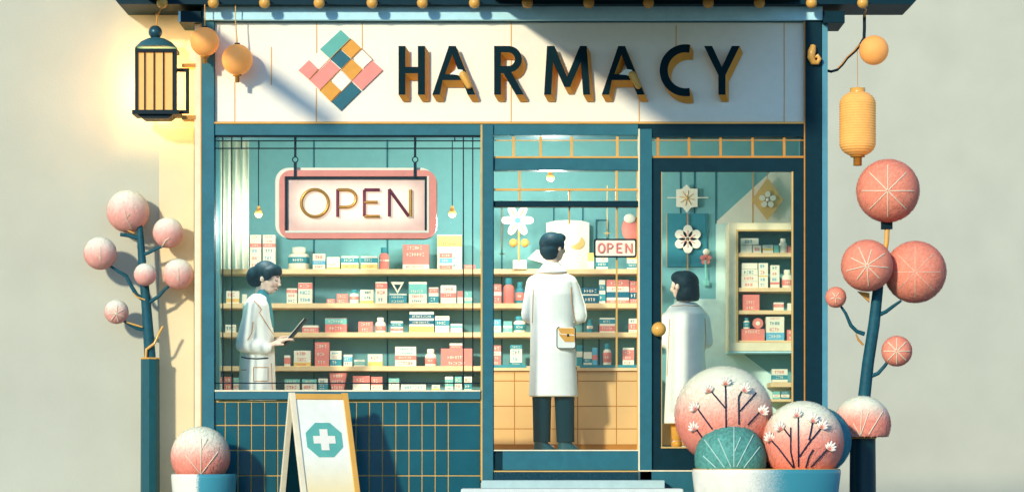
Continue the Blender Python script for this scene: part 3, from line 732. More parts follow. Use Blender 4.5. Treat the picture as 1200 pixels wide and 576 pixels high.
ROW2 = [(265, 280, 340.7, 'b', 'W', [(.6, .9, 'Y')]), (283.6, 289, 344.5, 'b', 'W', []), (336, 348, 337.6, 'b', 'W', [(.08, .3, 'C')]), (349.5, 365.5, 331, 'b', 'W', [(.02, .3, 'C')]), (383, 392.5, 350, 'b', 'C', []), (394.6, 407.7, 344, 'b', 'C', []),
        (409.4, 420.3, 339, 't', 'W', [(.3, .6, 'C')]), (422.4, 437.7, 339.3, 'b', 'W', [(.78, 1, 'Y')]), (440, 453.5, 330, 'b', 'W', [(.06, .32, 'C')]), (456.5, 476.5, 344, 'b', 'W', [(.12, 1, 'T')]), (479, 500, 330, 'b', 'W', [(.1, .56, 'M')]),
        (502.5, 513.7, 336.4, 'b', 'W', [(.08, .35, 'C'), (.55, .95, 'T')]), (516.3, 534.5, 334, 'b', 'W', [(.42, .68, 'C')]), (536, 543, 341, 'b', 'W', [(.0, .5, 'C')]), (544.5, 553, 341, 'b', 'M', [(.5, .8, 'W')])]
ROW3 = [(264, 276, 380, 'b', 'W', []), (354, 373, 381, 'b', 'C', [(0, .3, 'W')]), (381, 406, 372.5, 'b', 'C', [(.02, .42, 'M')]), (420, 436.7, 376.5, 'b', 'C', []), (439.6, 451.7, 371.5, 't', 'W', [(.4, .8, 'C')]), (458, 472, 376, 'b', 'W', [(.15, .5, 'T'), (.6, .85, 'C')]),
        (479.8, 508.3, 365, 'b', 'W', [(.12, .32, 'D'), (.42, .6, 'D'), (.7, .98, 'Y')]), (509.8, 526.5, 370, 'b', 'W', [(.25, .58, 'T')]), (528, 541.7, 379, 'b', 'W', [(.2, .5, 'M')])]
ROW4 = [(333, 340, 416, 'b', 'W', [(.2, .8, 'C')]), (344.4, 363.8, 410.4, 'b', 'W', [(.74, 1, 'Y')]), (369, 385.6, 400.6, 'b', 'C', []), (386.7, 400, 410.8, 'b', 'W', [(.55, .95, 'T')]), (402.7, 412.7, 415, 'b', 'W', [(.2, .6, 'B')]),
        (415, 427.3, 421, 'b', 'W', [(.3, .8, 'M')]), (431, 448, 414.6, 'b', 'W', [(.62, 1, 'Y')]), (463, 487.5, 405.8, 'b', 'W', [(.45, .68, 'C')]), (498, 511, 408.3, 't', 'W', [(.35, .8, 'C')]), (516.7, 553.5, 408, 'b', 'C', [])]
ROW5 = [(252.6, 261, 441, 'b', 'C', [(.4, 1, 'W')]), (262.7, 272, 441, 'b', 'C', []), (273.6, 284, 442, 'b', 'M', [(.4, 1, 'W')]), (333.5, 351, 444, 'b', 'W', [(0, .4, 'M')]), (354, 371, 444, 'b', 'M', [(.4, .95, 'W')]), (373, 384, 443, 'b', 'W', [(.45, .95, 'T')]),
        (386, 406.5, 436.5, 'z', 'C', []), (413.5, 433.3, 440, 'b', 'C', [(.55, 1, 'W')]), (435, 448, 441, 'b', 'C', [(.6, .95, 'W')]), (455.6, 467.7, 443, 'b', 'W', [(.0, .3, 'M')]), (470, 499, 450, 'b', 'W', []),
        (506, 515.6, 450.6, 'b', 'W', [(.6, 1, 'Y')]), (521.5, 531, 440.6, 'b', 'W', [(.2, .7, 'M')]), (533, 541, 440.6, 'b', 'M', [(.5, .9, 'W')]), (544, 553, 440.6, 'b', 'W', [(.5, .9, 'T')])]
nm = ['top window shelf', 'second window shelf', 'third window shelf', 'fourth window shelf', 'lowest window shelf']
for rw_, base, n_ in zip((ROW1, ROW2, ROW3, ROW4, ROW5), (315, 355, 389, 428.5, 457), nm):
    for i, (a, b, tp, kd, c, bn) in enumerate(rw_):
        product(a, b, tp, base + .3, HY + .02, kd, c, bn, 'T' if (kd == 't' and (c == 'C' or a == 409.4)) else None, i, n_)
product(515.5, 530, 293, 315.3, HY + .002, 'b', 'W', [(.15, .4, 'C'), (.42, .68, 'B'), (.78, 1, 'C')], None, None, 'before the yellow topped box on the top shelf', dep=.016)
product(527, 541.7, 402, 408, HY + .02, 'b', 'C', [(0, .4, 'W')], None, None, 'lying on the widest coral box of the fourth shelf')
# white triangular bracket emblem standing on the teal box
tri = MB(); o_ = [(457.8, 330), (473.5, 330), (465.8, 343.8)]; i_ = [(461.5, 333), (470, 333), (465.8, 340.5)]
tri.loops([pxl(o_, HY + .05), pxl(i_, HY + .05)], HY + .05, HY + .07)
tag(tri.build('triangle_stand', PAPERW, None, .001), 'white open triangle standing on a teal box on the second shelf', 'ornament')
MA = [(689, 696, 296, 'b', 'Y', [(.5, 1, 'W')]), (699, 712.5, 301, 'b', 'W', [(.4, .8, 'T')]), (735, 747, 297, 'b', 'W', [(.0, .35, 'Y'), (.6, .9, 'T')])]
MBx = [(578, 587.5, 332.8, 'b', 'C', [(.4, .6, 'W')]), (589.7, 602.6, 325, 't', 'C', []), (604.4, 614, 330, 't', 'T', [(.3, .8, 'C')]), (682, 701.7, 337, 'b', 'D', [(.4, .5, 'W')]), (702.2, 709.3, 327.8, 'b', 'W', [(.2, .45, 'T'), (.6, .9, 'T')]),
       (711, 737, 327.8, 'b', 'W', [(0, .28, 'C'), (.5, .75, 'D'), (.85, 1, 'C')]), (738, 748, 329, 'b', 'C', [(.5, .8, 'D')])]
MCx = [(578, 587, 374, 'b', 'B', [(.5, .9, 'W')]), (590, 600, 376, 'b', 'M', [(.4, .6, 'W')]), (601.7, 616, 370, 't', 'W', [(.3, .8, 'T')]), (688, 695, 374, 't', 'T', [(.3, .6, 'W')]), (703, 721, 372, 'b', 'W', [(.1, .4, 'T'), (.55, .9, 'C')]), (737, 747, 373, 'b', 'W', [(.35, .8, 'C')])]
MD = [(578, 587, 404.4, 'b', 'C', [(.3, .5, 'W')]), (598, 611.8, 404, 'b', 'W', [(0, .2, 'T'), (.85, 1, 'T')]), (676, 682.5, 404, 'b', 'T', [(.3, .6, 'W')]), (684, 693.5, 412, 'b', 'W', [(.5, .8, 'T')]), (694.2, 700, 407, 'b', 'B', [(.4, .7, 'C')]),
      (707, 716.4, 402, 't', 'W', [(.2, .8, 'C')]), (730, 743, 407, 'b', 'W', [(.12, .7, 'C')])]
for rw_, base, n_ in zip((MA, MBx, MCx, MD), (315, 355, 389, 427.5), ('top bay shelf', 'second bay shelf', 'third bay shelf', 'lowest bay shelf')):
    for i, (a, b, tp, kd, c, bn) in enumerate(rw_):
        product(a, b, tp, base + .3, HY + .02, kd, c, bn, 'T' if kd == 't' else None, i, n_, grp='medicines seen through the glazed bay')

# cabinet behind the door
KY = 1.26
cab = thing('wall_cabinet', P(891, 411, KY), 'cream framed wall cabinet with four shelves seen through the door', 'cabinet')
q = MB(); q.pb(854, 863, 261, 411, KY, BY - KY - .02, 0).pb(863, 942, 261, 269, KY, BY - KY - .02, 0).pb(854, 942, 401, 411, KY - .02, BY - KY, 0)
q.build('frame', CREAMT, cab, .004)
MB().pb(854, 942, 411, 413, KY - .01, .3).build('blue_ledge', LTBLUE, cab)
MB().pb(863, 865, 269, 401, KY - .004, .02).pb(865, 942, 269, 270.6, KY - .004, .02).build('gilt_edge', GROUT, cab)
MB().pb(863, 942, 269, 401, BY - .04, .02).build('back_panel', ITURQ, cab)
for py in (296, 336.8, 363.2): MB().pb(865, 942, py, py + 4.6, KY + .01, .3).build('shelf', SHELF, cab, .002)
MB().pb(865, 942, 398.6, 400.8, KY + .01, .3).build('shelf', SHELF, cab, .002)
g2 = 'medicines in the wall cabinet'
K1 = [(868, 881.4, 287, 'b', 'W', []), (882.2, 892, 287.5, 'b', 'W', []), (894, 906, 287, 'b', 'W', [(.4, .7, 'Y')]), (907, 912.6, 287, 'b', 'M', []), (913.2, 923, 279, 't', 'W', []), (923.6, 933, 288, 'b', 'C', [])]
K2 = [(869, 888.4, 329.6, 'b', 'W', []), (889, 900, 308, 'b', 'W', [(.5, .55, 'Y')]), (903, 913.5, 310.5, 'b', 'W', [(.75, .85, 'C')]), (917, 929, 315.5, 't', 'W', [(.4, .8, 'C')])]
K3 = [(870.6, 890, 345, 'b', 'C', []), (907, 918.5, 354, 'b', 'W', [(.2, .6, 'C')]), (923, 933, 355, 'b', 'W', [])]
K4 = [(869, 896, 385, 'b', 'C', []), (898, 919, 371, 'b', 'W', [(.0, .14, 'W'), (.66, .98, 'B')]), (922.5, 933, 386, 'b', 'C', [])]
for rw_, base, n_ in zip((K1, K2, K3, K4), (296, 336.8, 363.2, 398.6), ('top cabinet shelf', 'second cabinet shelf', 'third cabinet shelf', 'bottom cabinet shelf')):
    for i, (a, b, tp, kd, c, bn) in enumerate(rw_): product(a, b, tp, base + .2, KY + .03, kd, c, bn, None, i, n_, grp=g2)
product(868, 889, 279, 286.6, KY + .03, 'b', 'W', [], None, None, 'lying across two boxes on the top cabinet shelf', grp=g2)
for i, tp in enumerate((322.4, 315.2, 308)): product(869 + i * .3, 888.4 - i * .3, tp, tp + 7, KY + .03, 'b', 'W', [], None, None, 'in the cabinet stack, ' + ['second up', 'third up', 'topmost'][i], grp=g2)
product(871.5, 879, 372, 384.8, KY + .03, 't', 'W', [(.2, .8, 'T')], 'T', None, 'standing on the bottom coral cabinet box', grp=g2)
dk = MB(); c_ = P(888, 378.6, KY + .05)
dk.tube([c_ + Vector((0, -.012, 0)), c_ + Vector((0, .012, 0))], R(6.2, KY), 28)
dk.tube([c_ + Vector((0, -.016, 0)), c_ + Vector((0, -.012, 0))], R(2.6, KY), 18, 1)
tag(dk.build('round_tin', [CORAL, PAPERW]), 'round pink tin standing on edge in the bottom of the cabinet', 'tin')
ls = thing('low_shelf', P(920, 455, KY), 'short wooden wall shelf below the cabinet behind the door', 'shelf')
MB().pb(903, 942, 447.5, 453, KY, .34).build('board', SHELF, ls, .002)
product(905, 923, 432, 447.4, KY + .03, 'b', 'W', [(.45, .8, 'T')], None, None, 'standing on the short shelf below the cabinet', grp=g2)
product(906, 914, 458, 467, KY + .03, 'b', 'M', [(.4, .8, 'W')], None, None, 'on the floor of the low niche, nearer the door knob', grp=g2)
product(915.5, 925, 458, 467, KY + .03, 'b', 'T', [(.4, .8, 'W')], None, None, 'on the floor of the low niche, nearer the hinge', grp=g2)
MB().pb(903, 942, 467.2, 470, KY, .34).build('lower_board', SHELF, ls, .002)

# ornaments
def petals(mb, px, py, Y, n, r0, r1, w_, m=0, a0=0., tip=True):
    for i in range(n):
        a = a0 + 2 * PI * i / n; u = Vector((math.cos(a), 0, math.sin(a))); v = Vector((-math.sin(a), 0, math.cos(a)))
        c = P(px, py, Y); pts = []
        for k in range(13):
            t_ = k / 12 * PI; pts.append((r0 + (r1 - r0) * (1 - math.cos(t_)) / 2, w_ * math.sin(t_) ** .8))
        out = [c + u * R(a_, Y) + v * R(b_, Y) for a_, b_ in pts] + [c + u * R(a_, Y) - v * R(b_, Y) for a_, b_ in reversed(pts[1:-1])]
        mb.loops([[(p.x, p.z) for p in out]], Y - .006, Y + .006, m)
fo = thing('flower_ornament', P(608, 315, 1.2), 'six petalled cream flower ornament on a gold stem over a white box', 'ornament')
Yf = 1.27
q = MB(); petals(q, 606.5, 258, Yf, 6, 3, 19, 4.6, 0, PI / 6 * 0); q.build('petals', CREAM, fo, .001)
q = MB()
for i in range(6):
    a = PI / 3 * i; q.tube([P(606.5 + 6 * math.cos(a), 258 - 6 * math.sin(a), Yf - .008), P(606.5 + 15 * math.cos(a), 258 - 15 * math.sin(a), Yf - .008)], .005, 5)
q.build('petal_veins', GOLD, fo)
MB().ball(P(606.5, 258, Yf - .01), R(3.2, Yf), 0, 2).build('centre', PB, fo)
MB().tube([P(608, 305, Yf), P(608, 262, Yf + .01)], .008, 8).build('stem', GOLD, fo)
for x in (601.6, 615.2): MB().ball(P(x, 284.5, Yf), R(5, Yf), 0, 3).build('gold_ball', GOLD, fo)
MB().pb(601, 617, 304.5, 314.9, Yf, .08).build('box_base', PAPERW, fo, .002)
def star(px, py, r, Y, label):
    q = MB(); p = []
    for i in range(8):
        a = PI / 4 * i; rr = r if i % 2 == 0 else r * .2; p.append((px + rr * math.cos(a), py - rr * 1.2 * math.sin(a)))
    q.ppoly(p, Y, .008); q.tube([P(px, py - r, Y + .004), P(px, py - 56, Y + .004)], .0025, 5)
    tag(q.build('star_ornament', CHOCO, None), label, 'ornament', 'hanging star ornaments')
star(588.3, 297, 4.6, .25, 'small gold four pointed star hanging left of the man')
star(711.6, 273, 4.8, .6, 'small four pointed star hanging above the small sign')
pc = thing('picture_board', P(665, 315, 1.55), 'pale cream arched board with gold half disc behind the man', 'board')
q = MB(); q.ppoly([(640, 318), (640, 261), (650, 258.5), (666, 257.6), (682, 258.5), (690.5, 261), (690.5, 318)], 1.5, .05); q.build('panel', CURT, pc, .003)
q = MB(); q.ppoly([(678, 284)] + [(676 + 9 * math.cos(a * PI / 10), 284 + 8 * math.sin(a * PI / 10)) for a in range(-3, 9)], 1.49, .01); q.build('half_disc', CHOCO, pc)
q = MB(); q.ppoly([(618, 303), (628, 293), (640, 291), (640, 309)], 1.5, .02)
tag(q.build('paper_fan', CREAM, None), 'cream paper fan shape behind the left shoulder of the man', 'ornament')
q = MB(); q.pb(698, 712, 257, 258.2, BY - .02, .015).pb(698, 699.2, 258.3, 282, BY - .02, .015).pb(710.8, 712, 258.3, 282, BY - .02, .015)
tag(q.build('wall_picture', SEAM, None), 'thin dark empty frame on the wall above the small sign', 'frame')
pk = MB(); pk.ball(P(741, 268, 1.5), R(13, 1.5), 0, 3, sc=(1, .4, 1.15), jit=.08).ball(P(738, 256, 1.46), R(7, 1.5), 1, 3, sc=(1, .4, .8))
tag(pk.build('paper_flower', [CORAL, CREAM]), 'big pink paper flower with pale top at the right of the bay', 'ornament')
# door ornaments
Yo = BY - .05
so_ = thing('snowflake_ornament', P(804, 250, Yo), 'cream square lace snowflake ornament on a white rod, upper of two', 'ornament')
q = MB(); q.ppoly([(792.5, 222), (799.5, 221), (804.5, 216), (809.5, 221), (817.5, 221), (817.5, 242), (810, 243), (805, 249), (800, 243), (792.5, 242)], Yo, .01); q.build('lace', CREAM, so_, .001)
q = MB()
for i in range(8):
    a = PI / 4 * i + .2; q.tube([P(805, 232, Yo - .004), P(805 + 9 * math.cos(a), 232 + 9 * math.sin(a), Yo - .004)], .0035, 5)
q.ball(P(805, 232, Yo - .004), .012, 0, 2); q.build('stitching', CHOCO, so_)
MB().tube([P(782, 231.5, Yo + .004), P(830, 231.5, Yo + .004)], .005, 6).build('rod', CREAM, so_)
fl = thing('blossom_ornament', P(806, 318, Yo), 'cream six petalled flower ornament on a stem above the bobbed customer', 'ornament')
q = MB(); petals(q, 806, 280, Yo, 6, 2, 16.5, 5.6, 0, PI / 6); q.build('petals', CREAM, fl, .001)
MB().tube([P(806, 250, Yo + .012), P(806, 318, Yo + .012)], .006, 6).build('stem', GOLDD, fl)
q = MB()
for i in range(6):
    a = PI / 3 * i + PI / 6; q.tube([P(806 + 3 * math.cos(a), 280 + 3 * math.sin(a), Yo - .009), P(806 + 10 * math.cos(a), 280 + 10 * math.sin(a), Yo - .009)], .0035, 5)
q.build('stamens', CORAL, fl)
ch = thing('flower_charm', P(827, 335, Yo), 'slim pink flower charm hanging beside the blue panel', 'ornament')
MB().ball(P(827.5, 295, Yo), R(4, Yo), 0, 2).build('bead', CREAM, ch)
q = MB(); petals(q, 827, 303, Yo, 5, 1, 7, 2.6, 0, PI / 2); q.build('petals', CORAL, ch)
MB().tube([P(827.5, 292, Yo + .01), P(827, 250, Yo + .01)], .003, 5).build('cord', SEAM, ch)
MB().tube([P(827, 305, Yo), P(827.5, 334, Yo)], [.012, .006], 6).pb(823.5, 831, 328, 334, Yo - .004, .01).build('tail', PM, ch)
dm = thing('diamond_ornament', P(899, 256, Yo), 'gold diamond shaped filigree ornament above the cabinet', 'ornament')
q = MB(); q.ppoly([(899.5, 208), (918, 234), (899.5, 258), (881, 234)], Yo - .02, .012); q.build('plate', CHOCO, dm, .001)
q = MB(); petals(q, 899.5, 234, Yo - .032, 5, 3, 10, 3.2, 0, .3); q.ball(P(899.5, 234, Yo - .03), .016, 0, 2); q.build('cut_flower', CREAM, dm)
MB().tube([P(899.5, 208, Yo - .01), P(899.5, 196, Yo - .01)], .003, 5).build('cord', GOLDD, dm)
# curtain at left
cu = MB(); vs = []; n = 60
for i in range(n + 1):
    px = 253 + 38 * i / n; yy_ = 1.05 + .014 * math.sin(i / n * PI * 9)
    vs += [P(px, 158, yy_), P(px, 315, yy_)]
cu.add(vs, [(2*i, 2*i+1, 2*i+3, 2*i+2) for i in range(n)], 0, True)
co_ = cu.build('curtain', CURT, None); md = co_.modifiers.new('t', 'SOLIDIFY'); md.thickness = .006
tag(co_, 'pale pleated curtain hanging at the left end of the window', 'curtain')

# ------------------------------------------------------------------ people
def hand(mb, wrist, d, up, curl=.5, side=1, k=1.):
    d = Vector(d).normalized(); up = Vector(up); up = (up - d * up.dot(d)).normalized(); sdv = d.cross(up) * side
    w_ = Vector(wrist); L_ = .085 * k
    for s_ in (-.6, -.2, .2, .6): capsule(mb, w_ + sdv * s_ * .02 * k, w_ + d * L_ + sdv * s_ * .055 * k, .017 * k, .013 * k, 10)
    for i, (s_, ln) in enumerate(((-.033, .068), (-.011, .076), (.011, .072), (.033, .056))):
        b = w_ + d * L_ + sdv * s_ * k; seg = ln * k / 3; dd = d.copy()
        for j in range(3):
            dd = (dd - up * curl * (.35 + .2 * j)).normalized(); nb = b + dd * seg * 1.15
            capsule(mb, b, nb, (.0092 - j * .0008) * k, (.0085 - j * .0009) * k, 10); b = nb
    b = w_ + d * .03 * k - sdv * .022 * k
    m_ = b + (d * .5 - sdv * .75 - up * .2).normalized() * .038 * k; e_ = m_ + (d * .9 - sdv * .1 - up * .45).normalized() * .032 * k
    capsule(mb, b, m_, .0135 * k, .011 * k, 10); capsule(mb, m_, e_, .0105 * k, .0085 * k, 10)
def head(mb, c, f, rt, h):       # c centre, f facing dir, rt = person's right, h head height
    f = Vector(f).normalized(); up = Vector((0, 0, 1)); up = (up - f * up.dot(f)).normalized(); rt = f.cross(up)
    M = Matrix((rt, f, up)).transposed()
    def e(o, s_): mb.ball(c + M @ (Vector(o) * h), h, 0, 3, sc=s_, rot=M)
    e((0, -.06, .1), (.33, .4, .38)); e((0, .06, -.02), (.29, .34, .38)); e((0, .13, -.26), (.2, .22, .19)); e((0, .2, -.34), (.1, .11, .1))
    e((0, .39, -.04), (.045, .06, .12)); e((0, .43, -.1), (.055, .06, .045))
    e((0, .34, -.24), (.09, .05, .03)); e((.15, .28, -.1), (.1, .09, .1)); e((-.15, .28, -.1), (.1, .09, .1))
    e((.335, -.03, -.03), (.035, .075, .11)); e((-.335, -.03, -.03), (.035, .075, .11))
    return M
def face_parts(root, c, M, h, closed=True):
    q = MB()
    for s_ in (-1, 1):
        q.tube([c + M @ (Vector((s_ * (.09 + .025 * k), .375 - .012 * k, .02 - .02 * math.sin(k * PI / 3))) * h) for k in range(4)], h * .014, 6)
        q.tube([c + M @ (Vector((s_ * (.07 + .03 * k), .385 - .014 * k, .12 + .012 * math.sin(k * PI / 3))) * h) for k in range(4)], h * .014, 6)
    q.build('eyes', HAIR, root)
    MB().tube([c + M @ (Vector((-.07 + .035 * k, .375 + .02 * math.sin(k * PI / 4), -.235 - .012 * math.sin(k * PI / 4))) * h) for k in range(5)], h * .016, 6).build('mouth', BLUSH, root)
def person_body(mb, pts):
    for a, b, ra, rb in pts: capsule(mb, a, b, ra, rb)

# --- woman with tablet
WYY = .55; k = S(WYY)
wm = thing('person', (P(303, 500, WYY).x, WYY, FLZ), 'woman in cream coat with dark bun, reading a tablet inside the window', 'person')
b = MB(); hc = P(313.5, 326, WYY); hh = .26
fdir = Vector((.93, -.28, -.26))
M = head(b, hc, fdir, None, hh)
pelv = P(301, 470, WYY)
person_body(b, [(P(306, 340, WYY), P(303, 356, WYY), .048, .055), (P(302, 362, WYY), P(300, 410, WYY), .1, .09), (P(300, 410, WYY), pelv, .09, .11),
    (P(302, 362, WYY - .13), P(286, 402, WYY - .17), .05, .036), (P(286, 403, WYY - .17), P(317, 404, WYY - .12), .036, .024),
    (P(304, 362, WYY + .13), P(292, 402, WYY + .16), .05, .036), (P(292, 402, WYY + .16), P(322, 400, WYY + .02), .036, .024),
    (P(302, 362, WYY - .12), P(302, 362, WYY + .12), .055, .055)])
for s_ in (-1, 1):
    a_ = pelv + Vector((0, .08 * s_, -.02)); kn_ = Vector((a_.x + .01, a_.y, .93)); ft = Vector((a_.x - .01, a_.y, .54))
    person_body(b, [(a_, kn_, .085, .055), (kn_, ft, .055, .036), (ft - Vector((0, 0, .02)), ft + Vector((.13, 0, -.035)), .034, .026)])
hand(b, P(318, 404, WYY - .12), (P(333, 397, WYY - .1) - P(318, 404, WYY - .12)), Vector((-.4, -.3, .8)), .35, -1, 1.05)
hand(b, P(321, 401, WYY + .02), (P(335, 396, WYY - .0) - P(321, 401, WYY + .02)), Vector((-.3, .5, .8)), .4, 1, 1.0)
remesh(b, .0055, 3).build('body', SKIN, wm)
face_parts(wm, hc, M, hh)
c_ = MB()
loft(c_, [(344, 297, 311, .06, 0), (349, 291, 315, .13, 0), (358, 285, 317, .18, 0), (375, 284, 319, .18, 0), (395, 283, 321, .165, 0), (420, 281, 322, .17, 0), (460, 280, 323, .19, 0), (500, 279, 325, .2, 0)], WYY)
capsule(c_, P(297, 358, WYY - .14), P(285.5, 400, WYY - .19), .065, .062); capsule(c_, P(285, 404, WYY - .19), P(312, 408, WYY - .15), .062, .05)
capsule(c_, P(299, 358, WYY + .14), P(290, 400, WYY + .17), .065, .058); capsule(c_, P(290, 400, WYY + .17), P(316, 402, WYY + .06), .055, .045)
cc = remesh(c_, .009, 5); bv = cc.bvh(); coat = cc.build('coat', COATC, wm)
q = MB()
for ln in ([(292, 345), (306.5, 362), (304, 366), (312, 379), (320.5, 392)], [(296.5, 377), (295, 390), (290, 398)], [(297, 430), (297, 446), (314, 446), (314, 430), (297, 430)], [(283, 433), (289, 433)], [(318, 425), (319, 456)]): drape(q, bv, ln, .0035)
q.build('piping', GOLDD, coat)
q = MB(); drape(q, bv, [(280, 417), (290, 419.5), (302, 420), (314, 419)], .006, n=6); q.build('cuff_dark_piping', INK, coat)  # dark line drawn along the lower edge of the cuff
q = MB(); q.ppoly([(309, 345), (313.5, 346), (318.5, 383), (314, 372)], WYY - .15, .02); q2 = MB(); loft(q2, [(339, 302, 313, .05, 0), (346, 299, 315, .075, 0), (352, 297, 317.4, .11, 0), (372, 298, 320.5, .1, 0), (384, 300, 320.5, .08, 0)], WYY)
remesh(q2, .009, 3).build('teal_top', PT, wm)
hr = MB(); up = M @ Vector((0, 0, 1)); 
def he(mb, c, M, h, o, s_): mb.ball(c + M @ (Vector(o) * h), h, 0, 3, sc=s_, rot=M)
for o, s_ in (((0, -.1, .14), (.38, .42, .4)), ((0, .14, .27), (.33, .26, .22)), ((0, -.3, .0), (.33, .22, .34)), ((0, -.22, -.12), (.3, .24, .26)), ((.33, .1, .14), (.07, .16, .2)), ((-.33, .1, .14), (.07, .16, .2))): he(hr, hc, M, hh, o, s_)
hr.ball(P(298.5, 324, WYY + .03), .075, 0, 3, sc=(.95, .9, 1.12))
remesh(hr, .008, 4).build('hair', HAIR, wm)
tr = MB()
for s_ in (-1, 1):
    a_ = pelv + Vector((0, .085 * s_, 0)); capsule(tr, a_, Vector((a_.x, a_.y, .58)), .1, .06)
remesh(tr, .012, 3).build('trousers', TROUS, wm)
for s_ in (-1, 1):
    q = MB(); a_ = pelv + Vector((.03, .085 * s_, 0)); q.ball((a_.x + .02, a_.y, .505), .05, 0, 3, sc=(2.6, 1, .9), zmin=FLZ); q.build('shoe', SHOE, wm)
tbl = thing('tablet', P(346, 389, WYY - .08), 'thin dark tablet held up in the hands of the woman', 'tablet')
A_, B_ = P(332.5, 405, WYY - .1), P(359, 373.5, WYY - .1)
ax = (B_ - A_); nrm = Vector((-ax.z, 0, ax.x)).normalized(); wv = Vector((0, .17, 0))
def slab(A, B, off, th, wv):
    n_ = nrm * th; o = nrm * off
    vs = [A + o, B + o, B + o + wv, A + o + wv, A + o + n_, B + o + n_, B + o + n_ + wv, A + o + n_ + wv]
    return MB().add(vs, [(0,1,2,3),(7,6,5,4),(0,4,5,1),(1,5,6,2),(2,6,7,3),(3,7,4,0)])
slab(A_, B_, 0, .016, wv).build('case', INK, tbl, .003)
slab(A_ + ax * .04, B_ - ax * .02, .0165, .004, wv).build('screen', PAPERW, tbl, .001)

# --- man in white coat
MY = .7
mn = thing('person', (P(648, 527, MY).x, MY, FLZ), 'man in long white coat and dark trousers seen from behind', 'person')
b = MB(); hc = P(648.5, 290.5, MY); hh = .245; fdir = Vector((.72, .66, .02))
M = head(b, hc, fdir, None, hh)
person_body(b, [(P(647, 300, MY), P(647, 318, MY), .052, .056), (P(633, 332, MY), P(662, 332, MY), .07, .07), (P(647, 335, MY), P(648, 385, MY), .12, .11), (P(648, 385, MY), P(648, 415, MY), .11, .12),
    (P(628, 333, MY), P(619, 370, MY + .02), .05, .037), (P(619, 370, MY + .02), P(634, 378, MY + .2), .036, .025), (P(667, 333, MY), P(680, 368, MY + .02), .05, .037), (P(680, 368, MY + .02), P(664, 377, MY + .2), .036, .025)])
for xa, xb_ in ((637, 636), (660, 662)):
    person_body(b, [(P(xa, 415, MY), P(xa, 465, MY), .09, .06), (P(xa, 465, MY), P(xb_, 517, MY), .056, .038), (P(xb_, 520, MY), P(xb_ + 11, 524, MY + .03), .032, .022)])
hand(b, P(635, 378, MY + .2), (.9, .1, .1), (0, .3, 1), .6, 1); hand(b, P(663, 377, MY + .2), (-.9, .15, .1), (0, .3, 1), .6, -1)
remesh(b, .006, 3).build('body', SKIN, mn)
face_parts(mn, hc, M, hh)
hr = MB()
for o, s_ in (((0, -.08, .15), (.39, .44, .39)), ((0, -.2, -.05), (.35, .3, .33)), ((.0, .16, .34), (.33, .3, .17)), ((0, -.17, -.22), (.28, .24, .2)), ((.33, .06, .12), (.06, .14, .2)), ((-.33, .06, .12), (.06, .14, .2)), ((0, .3, .3), (.25, .16, .1))): he(hr, hc, M, hh, o, s_)
remesh(hr, .008, 4).build('hair', HAIR, mn)
c_ = MB()
loft(c_, [(316, 634, 661, .07, 0), (322, 626, 668, .1, 0), (330, 621.5, 673, .13, 0), (345, 620, 675, .145, 0), (380, 621.5, 673.5, .14, 0), (420, 621, 675, .15, 0), (464.5, 619.5, 677.5, .165, 0)], MY)
capsule(c_, P(627, 333, MY), P(619.5, 368, MY + .02), .075, .062); capsule(c_, P(619.5, 370, MY + .02), P(631, 377, MY + .17), .058, .045)
capsule(c_, P(666, 333, MY), P(679.5, 368, MY - .01), .08, .064); capsule(c_, P(679.5, 370, MY - .01), P(668, 376, MY + .17), .06, .045)
cc = remesh(c_, .009, 5); bv = cc.bvh(); coat = cc.build('coat', COATW, mn)
cl = MB(); loft(cl, [(307.5, 637, 656, .07, 0), (312, 634.5, 658.5, .085, 0), (318.5, 628.5, 665.5, .115, 0), (320.5, 630, 664, .11, 0)], MY); remesh(cl, .007, 3).build('collar', COATW, coat)
q = MB()
for ln in ([(625, 339), (624.5, 360), (624, 378)], [(669, 336), (670, 355), (673, 373), (677, 380)], [(630, 319.8), (647, 321), (664, 319.8)]): drape(q, bv, ln, .0035)
q.build('piping', GOLDD, coat)
q = MB(); drape(q, bv, [(675, 329), (681, 340), (685, 355), (687, 370), (684, 379), (678, 380.5), (672, 377)], .005, lift=.003); q.build('sleeve_edging', CREAM, coat)
pk_ = MB(); yb = MY - .175
pk_.loops([pxl(rrect(652.5, 674.5, 383, 407.8, 3, 4), yb)], yb, yb + .03, 0)
pk_.build('pocket', COATW, coat, .003)
q = MB(); q.tube([P(a, b_, yb - .002) for a, b_ in rrect(652.5, 674.5, 383, 407.8, 3, 4)] + [P(654, 383, yb - .002)], .004, 6); q.build('pocket_piping', INK, coat)
q = MB(); q.ppoly([(654, 384), (673.5, 384), (673.5, 400), (662, 400), (656, 393)], yb - .008, .01, 0); q.tube([P(654, 386, yb - .009), P(657, 391, yb - .01), (P(673, 392.5, yb - .01))], .004, 6, 1); q.pb(664.5, 667, 391, 394, yb - .014, .006, 2)
tag(q.build('leather_pouch', [TANB, CREAM, INK]), 'small tan leather pouch in the back pocket of the white coat', 'pouch')
tr = MB()
for (a0_, a1_), (b0_, b1_), (c0_, c1_) in (((621, 649), (624, 646), (625, 645)), ((647, 676), (650, 673), (652.3, 673))): loft(tr, [(430, a0_, a1_, .1, 0), (470, b0_, b1_, .085, 0), (517.5, c0_, c1_, .075, 0)], MY, 24)
tr.build('trousers', TROUS, mn)
for xs_ in (635, 663):
    q = MB(); loft(q, [(516.5, xs_ - 9, xs_ + 6, .05, 0), (521, xs_ - 9.5, xs_ + 10, .05, 0), (524, xs_ - 9.8, xs_ + 14.5, .048, 0), (527.0, xs_ - 10, xs_ + 16, .048, 0)], MY, 20); q.build('shoe', SHOE, mn, .004)

